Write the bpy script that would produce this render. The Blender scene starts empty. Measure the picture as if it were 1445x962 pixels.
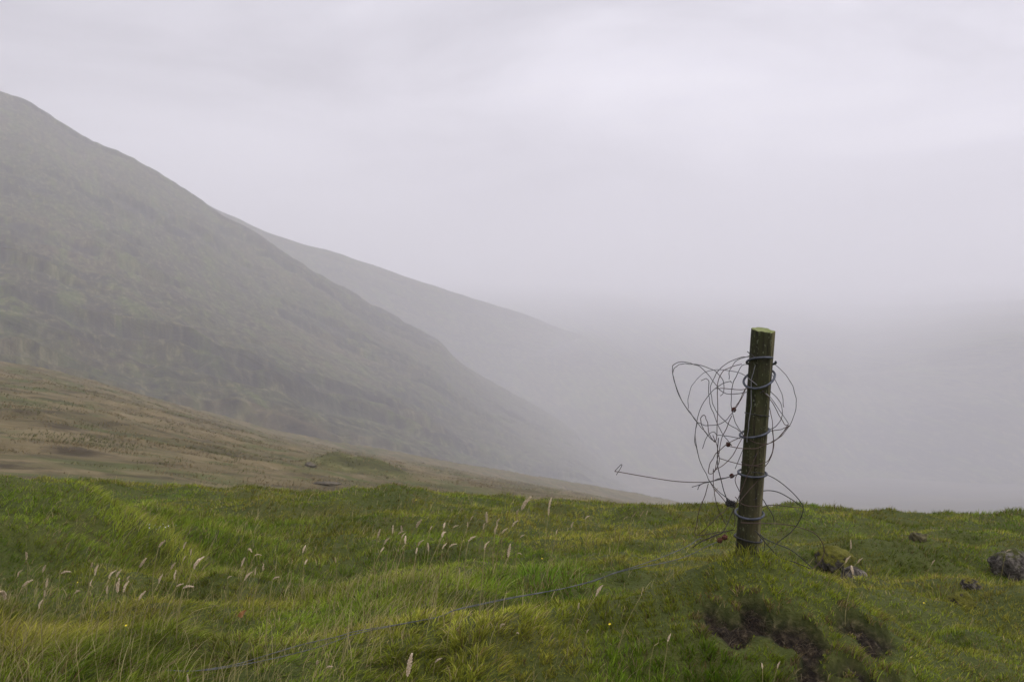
import bpy, math, random
import numpy as np

random.seed(7)
RNG = np.random.default_rng(11)
SC = bpy.context.scene
COL = SC.collection

# ------------------------------------------------------------------ camera frame
F = 1549.0                      # focal length in photo pixels (photo 1445 wide)
CX, CY = 722.5, 481.0
EYE = np.array([0.0, 0.0, 1.05])
PITCH = math.atan(11 / F)       # looking very slightly down
FW = np.array([0.0, math.cos(PITCH), -math.sin(PITCH)])
UP = np.array([0.0, math.sin(PITCH), math.cos(PITCH)])


def P(px, py, d):
    """world point seen at photo pixel (px,py), d metres along the view axis"""
    px = np.asarray(px, float); py = np.asarray(py, float); d = np.asarray(d, float)
    a = (px - CX) / F; b = (CY - py) / F
    x = a * d
    y = (FW[1] + b * UP[1]) * d
    z = EYE[2] + (FW[2] + b * UP[2]) * d
    return np.stack(np.broadcast_arrays(x, y, z), -1)


def project(x, y, z):
    zz = z - EYE[2]
    d = y * FW[1] + zz * FW[2]
    u = y * UP[1] + zz * UP[2]
    d = np.where(d < 0.05, 0.05, d)
    return CX + F * x / d, CY - F * u / d, d


# ------------------------------------------------------------------ noise
def _hash(ix, iy, seed):
    h = (ix.astype(np.int64) * 374761393 + iy.astype(np.int64) * 668265263 + seed * 1274126177) & 0xFFFFFFFF
    h = ((h ^ (h >> 13)) * 1274126177) & 0xFFFFFFFF
    h = h ^ (h >> 16)
    return (h & 0xFFFFFF).astype(np.float64) / 0xFFFFFF


def vnoise(x, y, seed=0):
    x = np.asarray(x, float); y = np.asarray(y, float)
    ix = np.floor(x); iy = np.floor(y)
    fx = x - ix; fy = y - iy
    ux = fx * fx * fx * (fx * (fx * 6 - 15) + 10); uy = fy * fy * fy * (fy * (fy * 6 - 15) + 10)
    a = _hash(ix, iy, seed); b = _hash(ix + 1, iy, seed)
    c = _hash(ix, iy + 1, seed); d = _hash(ix + 1, iy + 1, seed)
    return (a + (b - a) * ux + (c - a) * uy + (a - b - c + d) * ux * uy) * 2 - 1


def fbm(x, y, oct=4, seed=0, gain=0.5):
    s = 0; amp = 1; tot = 0
    for i in range(oct):
        r = 0.6 + i
        xr = x * math.cos(r) - y * math.sin(r); yr = x * math.sin(r) + y * math.cos(r)
        s = s + amp * vnoise(xr * 2 ** i + 13.7 * i, yr * 2 ** i - 7.1 * i, seed + i)
        tot += amp; amp *= gain
    return s / tot * 1.5


def sstep(a, b, x):
    t = np.clip((x - a) / (b - a), 0, 1)
    return t * t * (3 - 2 * t)


def inpoly(px, py, poly):
    inside = np.zeros(np.shape(px), bool)
    n = len(poly)
    for i in range(n):
        x1, y1 = poly[i]; x2, y2 = poly[(i + 1) % n]
        if y1 == y2:
            continue
        c = ((y1 > py) != (y2 > py)) & (px < (x2 - x1) * (py - y1) / (y2 - y1) + x1)
        inside ^= c
    return inside


# ------------------------------------------------------------------ near ground height
Yk = np.array([-400, -30, 0, 2.5, 4, 5, 7, 8.5, 10, 12, 14, 17, 22, 40, 100, 300, 420, 900, 1700.])
Zk = np.array([-30, -1.2, -.45, -.32, -.30, -.345, -.50, -.62, -.76, -.90, -1.08, -1.60, -2.8, -8.6, -24, -62, -82, -150, -215.])


def ground_base(x, y):
    z = np.interp(y, Yk, Zk)
    # smoothed with neighbours so the profile has no creases near the camera
    for k in (0.35, 0.7):
        z = 0.5 * z + 0.25 * (np.interp(y - k, Yk, Zk) + np.interp(y + k, Yk, Zk))
    r = np.hypot(x, y)
    tilt = -0.034 * np.clip(x, -9, 9) * sstep(2.5, 12, y)
    return z + tilt - 0.00 * r


MX = np.array([-1.6, -1.2, -.7, -.3, .2, .55, .8, 1.01, 1.2, 1.42, 1.6, 1.85, 2.1])
MH = np.array([0, .04, .11, .175, .28, .35, .42, .475, .425, .29, .15, .05, 0])


def bump(x, y, cx, cy, rx, ry, h):
    return h * np.exp(-((x - cx) / rx) ** 2 - ((y - cy) / ry) ** 2)


def ground_nofine(x, y):
    x = np.asarray(x, float); y = np.asarray(y, float)
    z = ground_base(x, y)
    ridge_y = 4.66 + 0.12 * np.clip(x - 1.0, -2, 0)
    mh = 0.5 * np.interp(x, MX, MH) + 0.25 * (np.interp(x - .08, MX, MH) + np.interp(x + .08, MX, MH))
    dy = y - ridge_y
    wid = np.where(dy > 0, 0.75, 0.58)
    z = z + mh * np.exp(-(dy / wid) ** 2)
    # humps that the photograph shows
    z = z + .47 * np.exp(-(((x + 3.35) / .90) ** 2 + ((y - 7.5) / 1.1) ** 2) ** 1.4) + bump(x, y, -5.1, 8.8, 1.4, 1.5, .20)
    z = z - bump(x, y, -1.9, 7.6, 1.3, .9, .14)
    z = z + bump(x, y, -.09, 4.32, .20, .18, .085)
    z = z + bump(x, y, .62, 4.12, .26, .2, .07)
    z = z + bump(x, y, -1.55, 11.3, .75, .6, .16) + bump(x, y, -.4, 12.0, 1.2, .7, .10)
    z = z + bump(x, y, 3.4, 11.0, 1.5, .8, .12) + bump(x, y, 2.9, 8.2, .9, .5, .10) + bump(x, y, 4.2, 8.4, .9, .5, .10)
    z = z + bump(x, y, 1.95, 6.25, .45, .3, .12)
    near = sstep(60, 14, np.hypot(x, y))
    z = z + near * (0.085 * fbm(x * .75, y * .75, 3, 3) + 0.058 * fbm(x * 2.0, y * 2.0, 2, 9) * sstep(3.8, 5.5, y) + .03 * fbm(x * 4.2, y * 4.2, 2, 13))
    return z


SOIL = [
    [(985, 870), (1003, 858), (1022, 868), (1040, 872), (1048, 855), (1078, 859), (1085, 872), (1112, 878), (1135, 888), (1155, 900),
     (1164, 915), (1158, 930), (1164, 985), (1120, 985), (1120, 918), (1105, 902), (1090, 894), (1062, 890), (1054, 906), (1030, 906),
     (1022, 893), (1000, 886)],
    [(1175, 882), (1200, 876), (1215, 872), (1235, 886), (1255, 892), (1264, 905), (1245, 917), (1226, 917), (1213, 899), (1195, 889)],
    [(1166, 945), (1200, 934), (1240, 944), (1272, 962), (1262, 985), (1166, 985)],
]


def soil_mask(x, y, z):
    px, py, d = project(x, y, z)
    qx = px + 9 * fbm(x * 9, y * 9, 3, 31); qy = py + 7 * fbm(x * 9, y * 9, 3, 47)
    m = np.zeros(np.shape(x))
    for i, poly in enumerate(SOIL):
        cur = inpoly(qx, qy, poly).astype(float)
        if i == 2:
            cur = cur * (fbm(x * 12, y * 12, 2, 60) > .0)
        m = np.maximum(m, cur)
    return np.where((d > 3) & (d < 5.5), m, 0)


def turf_lip(x, y, m):
    # the turf mat stands a little proud along the upper edge of the scar
    l = 0
    for dy in (.025, .05, .075):
        l = np.maximum(l, soil_mask(x, y - dy, ground_nofine(x, y - dy)) * (1 - dy * 6))
    return np.clip(l - m, 0, 1) * .040


def ground_z(x, y):
    z0 = ground_nofine(x, y)
    m = soil_mask(x, y, z0)
    # a broad, soft washed-out hollow plus the crisp scar itself
    x0 = np.asarray(x, float); y0 = np.asarray(y, float)
    return z0 - m * 0.03 + turf_lip(x, y, m)


def hit(px, py, h=0.0, d0=3.0, d1=30.0):
    """first point of the view ray through a photo pixel that is h above the ground"""
    d = np.linspace(d0, d1, 1400)
    p = P(px, py, d)
    below = p[:, 2] < ground_nofine(p[:, 0], p[:, 1]) + h
    i = int(np.argmax(below)) if below.any() else len(d) - 1
    return p[i], d[i]


# ------------------------------------------------------------------ materials
class NT:
    def __init__(self, name):
        self.m = bpy.data.materials.new(name); self.m.use_nodes = True
        self.t = self.m.node_tree; self.t.nodes.clear()
        self.out = self.n('ShaderNodeOutputMaterial')

    def n(self, typ, **kw):
        nd = self.t.nodes.new(typ)
        for k, v in kw.items():
            if k == 'inp':
                for a, b in v.items():
                    if isinstance(b, bpy.types.NodeSocket):
                        self.t.links.new(b, nd.inputs[a])
                    else:
                        nd.inputs[a].default_value = b
            else:
                setattr(nd, k, v)
        return nd

    def link(self, a, b):
        self.t.links.new(a, b)

    def noise(self, vec, scale, detail=4, rough=.55, dist=0.0):
        nd = self.n('ShaderNodeTexNoise', inp={'Scale': scale, 'Detail': detail, 'Roughness': rough, 'Distortion': dist})
        if vec is not None:
            self.link(vec, nd.inputs['Vector'])
        return nd.outputs['Fac']

    def coords(self, scale=(1, 1, 1), kind='Object', rot=(0, 0, 0)):
        tc = self.n('ShaderNodeTexCoord')
        mp = self.n('ShaderNodeMapping')
        mp.inputs['Scale'].default_value = scale
        mp.inputs['Rotation'].default_value = rot
        self.link(tc.outputs[kind], mp.inputs['Vector'])
        return mp.outputs['Vector']

    def ramp(self, fac, stops):
        r = self.n('ShaderNodeValToRGB')
        e = r.color_ramp.elements
        while len(e) < len(stops):
            e.new(0.5)
        for i, (p, c) in enumerate(stops):
            e[i].position = p
            e[i].color = (c, c, c, 1) if isinstance(c, (int, float)) else (*c, 1)
        self.link(fac, r.inputs['Fac'])
        return r.outputs['Color']

    def mix(self, fac, a, b, mode='MIX'):
        nd = self.n('ShaderNodeMix', data_type='RGBA', blend_type=mode)
        for sock, v in ((nd.inputs[0], fac), (nd.inputs[6], a), (nd.inputs[7], b)):
            if isinstance(v, bpy.types.NodeSocket):
                self.link(v, sock)
            elif isinstance(v, (int, float)):
                sock.default_value = v
            else:
                sock.default_value = (*v, 1)
        return nd.outputs[2]

    def principled(self, color, rough=.8, metal=0.0, spec=.3, bump=None, bump_d=.01, bump_s=.5):
        b = self.n('ShaderNodeBsdfPrincipled')
        for k, v in (('Base Color', color), ('Roughness', rough), ('Metallic', metal), ('Specular IOR Level', spec)):
            if isinstance(v, bpy.types.NodeSocket):
                self.link(v, b.inputs[k])
            elif k == 'Base Color':
                b.inputs[k].default_value = (*v, 1)
            else:
                b.inputs[k].default_value = v
        if bump is not None:
            bn = self.n('ShaderNodeBump', inp={'Distance': bump_d, 'Strength': bump_s})
            self.link(bump, bn.inputs['Height'])
            self.link(bn.outputs['Normal'], b.inputs['Normal'])
        self.link(b.outputs['BSDF'], self.out.inputs['Surface'])
        return b


def mat_blade(name):
    t = NT(name)
    at = t.n('ShaderNodeAttribute', attribute_name='tint')
    d = t.n('ShaderNodeBsdfPrincipled')
    d.inputs['Roughness'].default_value = .7
    d.inputs['Specular IOR Level'].default_value = .08
    t.link(at.outputs['Color'], d.inputs['Base Color'])
    tr = t.n('ShaderNodeBsdfTranslucent')
    t.link(at.outputs['Color'], tr.inputs['Color'])
    mx = t.n('ShaderNodeMixShader', inp={0: .34})
    t.link(d.outputs[0], mx.inputs[1]); t.link(tr.outputs[0], mx.inputs[2])
    t.link(mx.outputs[0], t.out.inputs['Surface'])
    return t.m


def mat_ground():
    t = NT('turf_and_peat')
    co = t.coords()
    soil = t.n('ShaderNodeAttribute', attribute_name='soil').outputs['Fac']
    n1 = t.noise(co, 2.2, 5)
    n2 = t.noise(co, 34, 4, .65)
    turf = t.ramp(n1, [(.3, (.040, .056, .010)), (.55, (.066, .075, .015)), (.75, (.085, .075, .024))])
    turf = t.mix(.45, turf, t.ramp(n2, [(.3, (.028, .036, .008)), (.7, (.095, .105, .022))]))
    peat = t.ramp(n2, [(.36, (.006, .004, .003)), (.50, (.019, .014, .009)), (.60, (.052, .039, .024)), (.74, (.17, .13, .08))])
    val = t.n('ShaderNodeAttribute', attribute_name='valley').outputs['Fac']
    turf = t.mix(val, turf, t.ramp(t.noise(t.coords((.012, .012, .012)), 1, 6, .65), [(.35, (.040, .034, .020)), (.65, (.085, .072, .036))]))
    c = t.mix(soil, turf, peat)
    t.principled(c, .95, 0, .15, bump=n2, bump_d=.03, bump_s=.9)
    return t.m


def mat_moor():
    t = NT('brown_moor_grass')
    co = t.coords((.055, .11, .055)); cf = t.coords((.40, .70, .5)); cm = t.coords((.13, .22, .2))
    n1 = t.noise(co, 1, 6, .6, .6); n2 = t.noise(cf, 1, 5, .65, .3); n3 = t.noise(cm, 1, 5, .65, .5)
    c = t.ramp(n1, [(.30, (.058, .052, .022)), (.44, (.105, .084, .040)), (.58, (.158, .124, .064)), (.72, (.072, .068, .027))])
    c = t.mix(t.ramp(n3, [(.50, 0), (.60, .85)]), c, (.070, .080, .024))
    c = t.mix(t.ramp(n3, [(.32, .9), (.42, 0)]), c, (.040, .030, .017))
    c = t.mix(t.ramp(n2, [(.36, .8), (.48, 0)]), c, (.050, .040, .020))
    sw = t.n('ShaderNodeAttribute', attribute_name='sward').outputs['Fac']
    c = t.mix(sw, c, t.ramp(n2, [(.38, (.040, .040, .014)), (.62, (.105, .105, .034))]))
    c = t.mix(t.ramp(n2, [(.58, 0), (.74, .45)]), c, (.30, .235, .14))
    t.principled(c, .95, 0, .1, bump=n2, bump_d=.5, bump_s=.7)
    return t.m


def mat_hill(name, sc=1.0, broken=False):
    t = NT(name)
    tc = t.n('ShaderNodeAttribute', attribute_name='slope_uv')
    # slope_uv: x along the hill in metres, y up the slope in metres
    def mp(s, r=0):
        m = t.n('ShaderNodeMapping'); m.inputs['Scale'].default_value = s; m.inputs['Rotation'].default_value = (0, 0, r)
        t.link(tc.outputs['Vector'], m.inputs['Vector']); return m.outputs['Vector']
    tc2 = t.n('ShaderNodeAttribute', attribute_name='streak_uv')
    def mp2(s):
        m = t.n('ShaderNodeMapping'); m.inputs['Scale'].default_value = s
        t.link(tc2.outputs['Vector'], m.inputs['Vector']); return m.outputs['Vector']
    broad = t.noise(mp((.008 * sc, .012 * sc, 1)), 1, 5, .6, .8)
    ledge = t.noise(mp((.014 * sc, .060 * sc, 1), .0), 1, 9, .70, .7)
    streak = t.noise(mp2((.11 * sc, .018 * sc, 1)), 1, 9, .70, .4)
    fine = t.noise(mp2((.40 * sc, .14 * sc, 1)), 1, 6, .72)
    c = t.ramp(broad, [(.34, (.046, .036, .022)), (.5, (.050, .052, .019)), (.66, (.080, .064, .032))])
    if broken:   # screes and darker heather in big patches
        c = t.ramp(broad, [(.36, (.022, .020, .014)), (.50, (.055, .052, .026)), (.62, (.11, .10, .055))])
    c = t.mix(t.ramp(streak, [(.50, 0), (.60, .85)]), c, (.074, .092, .020))
    c = t.mix(t.ramp(streak, [(.34, .8), (.46, 0)]), c, (.030, .023, .017))
    c = t.mix(t.ramp(ledge, [(.36, .9), (.46, 0)]), c, (.018, .017, .015))
    c = t.mix(t.ramp(fine, [(.40, .9), (.48, 0)]), c, (.017, .014, .010))
    c = t.mix(t.ramp(fine, [(.53, 0), (.62, .7)]), c, (.17, .15, .078))
    sx = t.n('ShaderNodeSeparateXYZ'); t.link(tc.outputs['Vector'], sx.inputs[0])
    ft = t.n('ShaderNodeMath', operation='MULTIPLY_ADD', inp={1: 1 / 260.0}); t.link(sx.outputs[1], ft.inputs[0]); t.link(broad, ft.inputs[2])
    c = t.mix(t.ramp(ft.outputs[0], [(.55, .85), (.85, 0)]), c, t.ramp(fine, [(.35, (.055, .042, .022)), (.65, (.15, .118, .062))]))
    cr = t.n('ShaderNodeAttribute', attribute_name='crag').outputs['Fac']
    c = t.mix(cr, c, t.ramp(fine, [(.4, (.012, .012, .012)), (.6, (.040, .037, .033))]))
    t.principled(c, .95, 0, .1, bump=ledge, bump_d=6, bump_s=.7)
    return t.m


def mat_wood():
    t = NT('weathered_post_wood')
    g = t.coords((60, 60, 3.2)); s = t.coords((16, 16, 2.0)); b = t.coords((7, 7, 5))
    grain = t.noise(g, 1, 5, .65, .2); strk = t.noise(s, 1, 4, .6, .2); blot = t.noise(b, 1, 5, .65)
    spk = t.noise(t.coords((90, 90, 60)), 1, 3, .6)
    c = t.ramp(strk, [(.30, (.018, .018, .008)), (.50, (.036, .034, .014)), (.68, (.075, .062, .030))])
    c = t.mix(t.ramp(blot, [(.45, 0), (.66, .7)]), c, (.034, .042, .010))
    facet = t.n('ShaderNodeAttribute', attribute_name='planed_lit').outputs['Fac']
    c = t.mix(facet, c, t.ramp(strk, [(.3, (.070, .066, .026)), (.7, (.140, .118, .056))]))  # paler wood on the flat, with light from the right painted in
    c = t.mix(t.ramp(grain, [(.38, .9), (.47, 0)]), c, (.010, .008, .005))
    c = t.mix(t.ramp(spk, [(.60, 0), (.68, .6)]), c, (.17, .18, .11))
    end = t.n('ShaderNodeAttribute', attribute_name='endgrain').outputs['Fac']
    c = t.mix(end, c, t.ramp(blot, [(.3, (.14, .17, .05)), (.7, (.22, .23, .10))]))
    t.principled(c, .88, 0, .2, bump=grain, bump_d=.004, bump_s=.8)
    return t.m


def mat_wire(name, ca, cb, metal, rough, scale=40):
    t = NT(name)
    n = t.noise(t.coords((1, 1, 1)), scale, 4, .6)
    c = t.ramp(n, [(.38, ca), (.62, cb)])
    t.principled(c, rough, metal, .35, bump=n, bump_d=.0006, bump_s=.4)
    return t.m


def mat_rock(name, moss, cover):
    t = NT(name)
    co = t.coords()
    n = t.noise(co, 16, 8, .68, .6); f = t.noise(co, 95, 4, .65); m = t.noise(co, 12, 6, .65)
    c = t.ramp(n, [(.36, (.016, .014, .012)), (.50, (.075, .064, .052)), (.63, (.22, .195, .165))])
    c = t.mix(t.ramp(f, [(.35, .6), (.5, 0)]), c, (.024, .022, .022))
    c = t.mix(t.ramp(f, [(.62, 0), (.72, .6)]), c, (.34, .33, .31))
    geo = t.n('ShaderNodeNewGeometry')
    sep = t.n('ShaderNodeSeparateXYZ'); t.link(geo.outputs['Normal'], sep.inputs[0])
    mm = t.n('ShaderNodeMath', operation='MULTIPLY_ADD', inp={1: .35, 2: 0.0}); t.link(sep.outputs[2], mm.inputs[0])
    ad = t.n('ShaderNodeMath', operation='ADD'); t.link(mm.outputs[0], ad.inputs[0]); t.link(m, ad.inputs[1])
    c = t.mix(t.ramp(ad.outputs[0], [(cover, 0), (cover + .08, .95)]), c,
              t.ramp(f, [(.3, tuple(.45 * k for k in moss)), (.65, moss)]))
    t.principled(c, .92, 0, .2, bump=n, bump_d=.03, bump_s=1.0)
    return t.m


def mat_plain(name, ca, cb, scale=60, rough=.8, spec=.2):
    t = NT(name)
    n = t.noise(t.coords(), scale, 3, .6)
    t.principled(t.ramp(n, [(.35, ca), (.65, cb)]), rough, 0, spec)
    return t.m


M = dict(
    blade=mat_blade('grass_blade'), ground=mat_ground(), moor=mat_moor(),
    hill=mat_hill('hill_grass'), ridge=mat_hill('ridge_grass', .6), far=mat_hill('mountain_grass', .4, True),
    wood=mat_wood(),
    ring=mat_wire('galvanised_ring', (.034, .038, .050), (.085, .092, .115), .3, .5),
    grey=mat_wire('grey_strand', (.050, .046, .045), (.15, .145, .145), .25, .6, 14),
    bright=mat_wire('galvanised_strand', (.16, .16, .17), (.30, .30, .31), .3, .5, 14),
    rust=mat_wire('rusty_strand', (.050, .030, .024), (.105, .068, .055), .15, .75, 14),
    dark=mat_wire('dark_strand', (.014, .013, .014), (.040, .036, .036), .2, .6, 40),
    fence=mat_wire('old_fence_wire', (.075, .078, .082), (.165, .168, .17), .3, .6, 30),
    knot=mat_wire('rust_lump', (.045, .014, .009), (.11, .038, .022), .0, .9, 120),
    bank=mat_plain('weathered_moor_stone', (.045, .038, .028), (.13, .11, .075), 5, .95),
    mossrock=mat_rock('mossy_stone', (.14, .135, .014), .47),
    slab=mat_rock('bare_stone', (.11, .10, .02), .85), palerock=mat_rock('part_mossy_stone', (.16, .14, .015), .66),
    darkrock=mat_rock('dark_lichen_stone', (.07, .075, .012), .74),
    head=mat_plain('seed_head_fluff', (.42, .33, .22), (.66, .54, .39), 150, .9),
    tan=mat_plain('seed_head_straw', (.30, .23, .13), (.46, .37, .22), 150, .9),
    brown=mat_plain('dark_seed_head', (.030, .017, .012), (.07, .040, .028), 150, .9),
    stem=mat_plain('dry_stem', (.19, .16, .06), (.30, .25, .11), 40, .7),
    gstem=mat_plain('green_stem', (.09, .12, .03), (.15, .16, .05), 40, .7),
    yellow=mat_plain('yellow_petal', (.62, .48, .02), (.75, .62, .04), 60, .6),
    white=mat_plain('white_petal', (.50, .51, .47), (.66, .66, .62), 60, .6),
    orange=mat_plain('withered_leaf', (.32, .14, .05), (.45, .24, .10), 60, .7),
)


# ------------------------------------------------------------------ mesh helpers
def tag(o, label=None, cat=None, group=None, kind=None):
    if label: o['label'] = label
    if cat: o['category'] = cat
    if group: o['group'] = group
    if kind: o['kind'] = kind
    return o


def mesh_np(name, V, faces_quads=None, faces_tris=None, smooth=True):
    """mesh from numpy arrays of quads and tris"""
    me = bpy.data.meshes.new(name)
    nq = 0 if faces_quads is None else len(faces_quads)
    nt = 0 if faces_tris is None else len(faces_tris)
    me.vertices.add(len(V)); me.vertices.foreach_set('co', np.asarray(V, np.float32).ravel())
    idx = []
    starts = []
    if nq:
        idx.append(np.asarray(faces_quads, np.int32).ravel()); starts.append(np.arange(nq) * 4)
    if nt:
        idx.append(np.asarray(faces_tris, np.int32).ravel()); starts.append(nq * 4 + np.arange(nt) * 3)
    idx = np.concatenate(idx)
    me.loops.add(len(idx)); me.loops.foreach_set('vertex_index', idx)
    me.polygons.add(nq + nt)
    me.polygons.foreach_set('loop_start', np.concatenate(starts).astype(np.int32))
    me.polygons.foreach_set('use_smooth', np.full(nq + nt, smooth, bool))
    me.update(calc_edges=True)
    return me


def obj(name, me, mat, parent=None):
    o = bpy.data.objects.new(name, me); COL.objects.link(o)
    if mat is not None:
        me.materials.clear(); me.materials.append(mat)
    if parent is not None:
        o.parent = parent
    return o


def empty(name, loc, rz=0.0):
    o = bpy.data.objects.new(name, None); COL.objects.link(o)
    o.location = tuple(float(v) for v in loc); o.rotation_euler = (0, 0, rz); o.empty_display_size = .05
    return o


def fattr(me, name, vals):
    a = me.attributes.new(name, 'FLOAT', 'POINT'); a.data.foreach_set('value', np.asarray(vals, np.float32).ravel())


def cattr(me, name, rgb):
    a = me.attributes.new(name, 'FLOAT_COLOR', 'POINT')
    c = np.ones((len(rgb), 4), np.float32); c[:, :3] = rgb
    a.data.foreach_set('color', c.ravel())


def vattr(me, name, v):
    a = me.attributes.new(name, 'FLOAT_VECTOR', 'POINT'); a.data.foreach_set('vector', np.asarray(v, np.float32).ravel())


def grid_faces(nr, nc, wrap=False):
    r = np.arange(nr - 1)[:, None]
    c = np.arange(nc if wrap else nc - 1)[None, :]
    c2 = (c + 1) % nc
    return np.stack([r * nc + c, r * nc + c2, (r + 1) * nc + c2, (r + 1) * nc + c], -1).reshape(-1, 4)


def spline(pts, n=8, closed=False):
    """Catmull-Rom (centripetal-ish) through points"""
    p = np.asarray(pts, float)
    if closed:
        q = np.vstack([p[-1], p, p[0], p[1]])
    else:
        q = np.vstack([2 * p[0] - p[1], p, 2 * p[-1] - p[-2]])
    out = []
    for i in range(1, len(q) - 2):
        t = np.linspace(0, 1, n, endpoint=False)[:, None]
        a, b, c, d = q[i - 1], q[i], q[i + 1], q[i + 2]
        out.append(.5 * ((2 * b) + (-a + c) * t + (2 * a - 5 * b + 4 * c - d) * t ** 2 + (-a + 3 * b - 3 * c + d) * t ** 3))
    if not closed:
        out.append(p[-1:])
    return np.vstack(out)


def tube_np(path, r, sides=6, closed=False):
    p = np.asarray(path, float); n = len(p)
    r = np.broadcast_to(np.asarray(r, float), (n,))
    if closed:
        tg = np.roll(p, -1, 0) - np.roll(p, 1, 0)
    else:
        tg = np.gradient(p, axis=0)
    tg /= np.linalg.norm(tg, axis=1)[:, None] + 1e-9
    nrm = np.zeros_like(p)
    a = np.array([0, 0, 1.0]) if abs(tg[0, 2]) < .9 else np.array([1.0, 0, 0])
    v = np.cross(tg[0], a); v /= np.linalg.norm(v)
    for i in range(n):
        v = v - tg[i] * np.dot(v, tg[i]); v /= np.linalg.norm(v) + 1e-9
        nrm[i] = v
    bn = np.cross(tg, nrm)
    th = np.linspace(0, 2 * np.pi, sides, endpoint=False)
    V = p[:, None, :] + r[:, None, None] * (np.cos(th)[None, :, None] * nrm[:, None, :] + np.sin(th)[None, :, None] * bn[:, None, :])
    Fq = grid_faces(n, sides, True)
    V = V.reshape(-1, 3)
    tris = np.zeros((0, 3), int)
    if closed:
        # join the last ring back to the first with the best matching offset
        last = V[(n - 1) * sides:]; k = int(np.argmin(np.linalg.norm(last - V[0], axis=1)))
        c = np.arange(sides); c2 = (c + 1) % sides; b = (n - 1) * sides
        Fq = np.vstack([Fq, np.stack([b + (c + k) % sides, b + (c2 + k) % sides, c2, c], -1)])
    else:
        V = np.vstack([V, p[0] - tg[0] * r[0] * .4, p[-1] + tg[-1] * r[-1] * .4])
        c = np.arange(sides); c2 = (c + 1) % sides; b = (n - 1) * sides
        tris = np.vstack([np.stack([c2, c, np.full(sides, n * sides)], -1),
                          np.stack([b + c, b + c2, np.full(sides, n * sides + 1)], -1)])
    return V, Fq, tris


def join(parts):
    Vs, Qs, Ts, off = [], [], [], 0
    for V, Q, T in parts:
        Vs.append(V)
        if len(Q): Qs.append(np.asarray(Q) + off)
        if len(T): Ts.append(np.asarray(T) + off)
        off += len(V)
    return np.vstack(Vs), (np.vstack(Qs) if Qs else None), (np.vstack(Ts) if Ts else None)


def tube_obj(name, path, r, mat, parent=None, sides=6, closed=False, origin=None):
    V, Q, T = tube_np(path, r, sides, closed)
    o0 = np.zeros(3) if origin is None else np.asarray(origin, float)
    me = mesh_np(name, V - o0, Q, T if len(T) else None)
    o = obj(name, me, mat, parent)
    if origin is not None and parent is None:
        o.location = tuple(o0)
    return o


# ------------------------------------------------------------------ terrain
def build_ground():
    fine = np.arange(-31, 31.01, .28)
    az = np.concatenate([np.arange(-180, -31, 4.0), fine, np.arange(34, 180, 4.0)])
    az = np.radians(az)
    rr = [0.4]
    while rr[-1] < 8500:
        r = rr[-1]
        k = .05 if r < 2.6 else (.0052 if r < 7 else (.009 if r < 25 else .05))
        rr.append(r * (1 + k))
    rr = np.array(rr)
    R, A = np.meshgrid(rr, az, indexing='ij')
    X = R * np.sin(A); Y = R * np.cos(A)
    Z0 = ground_nofine(X, Y)
    S = soil_mask(X, Y, Z0)
    Sb = S.copy()
    for _ in range(1):
        Sb[1:-1, 1:-1] = (Sb[1:-1, 1:-1] * 2 + Sb[:-2, 1:-1] + Sb[2:, 1:-1] + Sb[1:-1, :-2] + Sb[1:-1, 2:]) / 6
    Z = Z0 + turf_lip(X, Y, S) - .03 * Sb + Sb * .034 * fbm(X * 24, Y * 24, 3, 77)
    far = sstep(150, 900, R)
    Z = Z + far * 9 * fbm(X / 420, Y / 420, 3, 5)
    nr, nc = R.shape
    V = np.stack([X, Y, Z], -1).reshape(-1, 3)
    Q = grid_faces(nr, nc, True)[:, ::-1]
    V = np.vstack([V, [0, 0, float(Z[0].mean())]])
    c = np.arange(nc); T = np.stack([(c + 1) % nc, c, np.full(nc, nr * nc)], -1)[:, ::-1]
    me = mesh_np('ground', V, Q, T)
    fattr(me, 'soil', np.append(Sb.ravel(), 0))
    fattr(me, 'valley', np.append(sstep(40, 160, R).ravel(), 0))
    tag(obj('ground', me, M['ground']), 'rough green pasture with a torn patch of bare dark peat', 'ground', kind='structure')


GRIDS = {}
ROCK = {}


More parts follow.
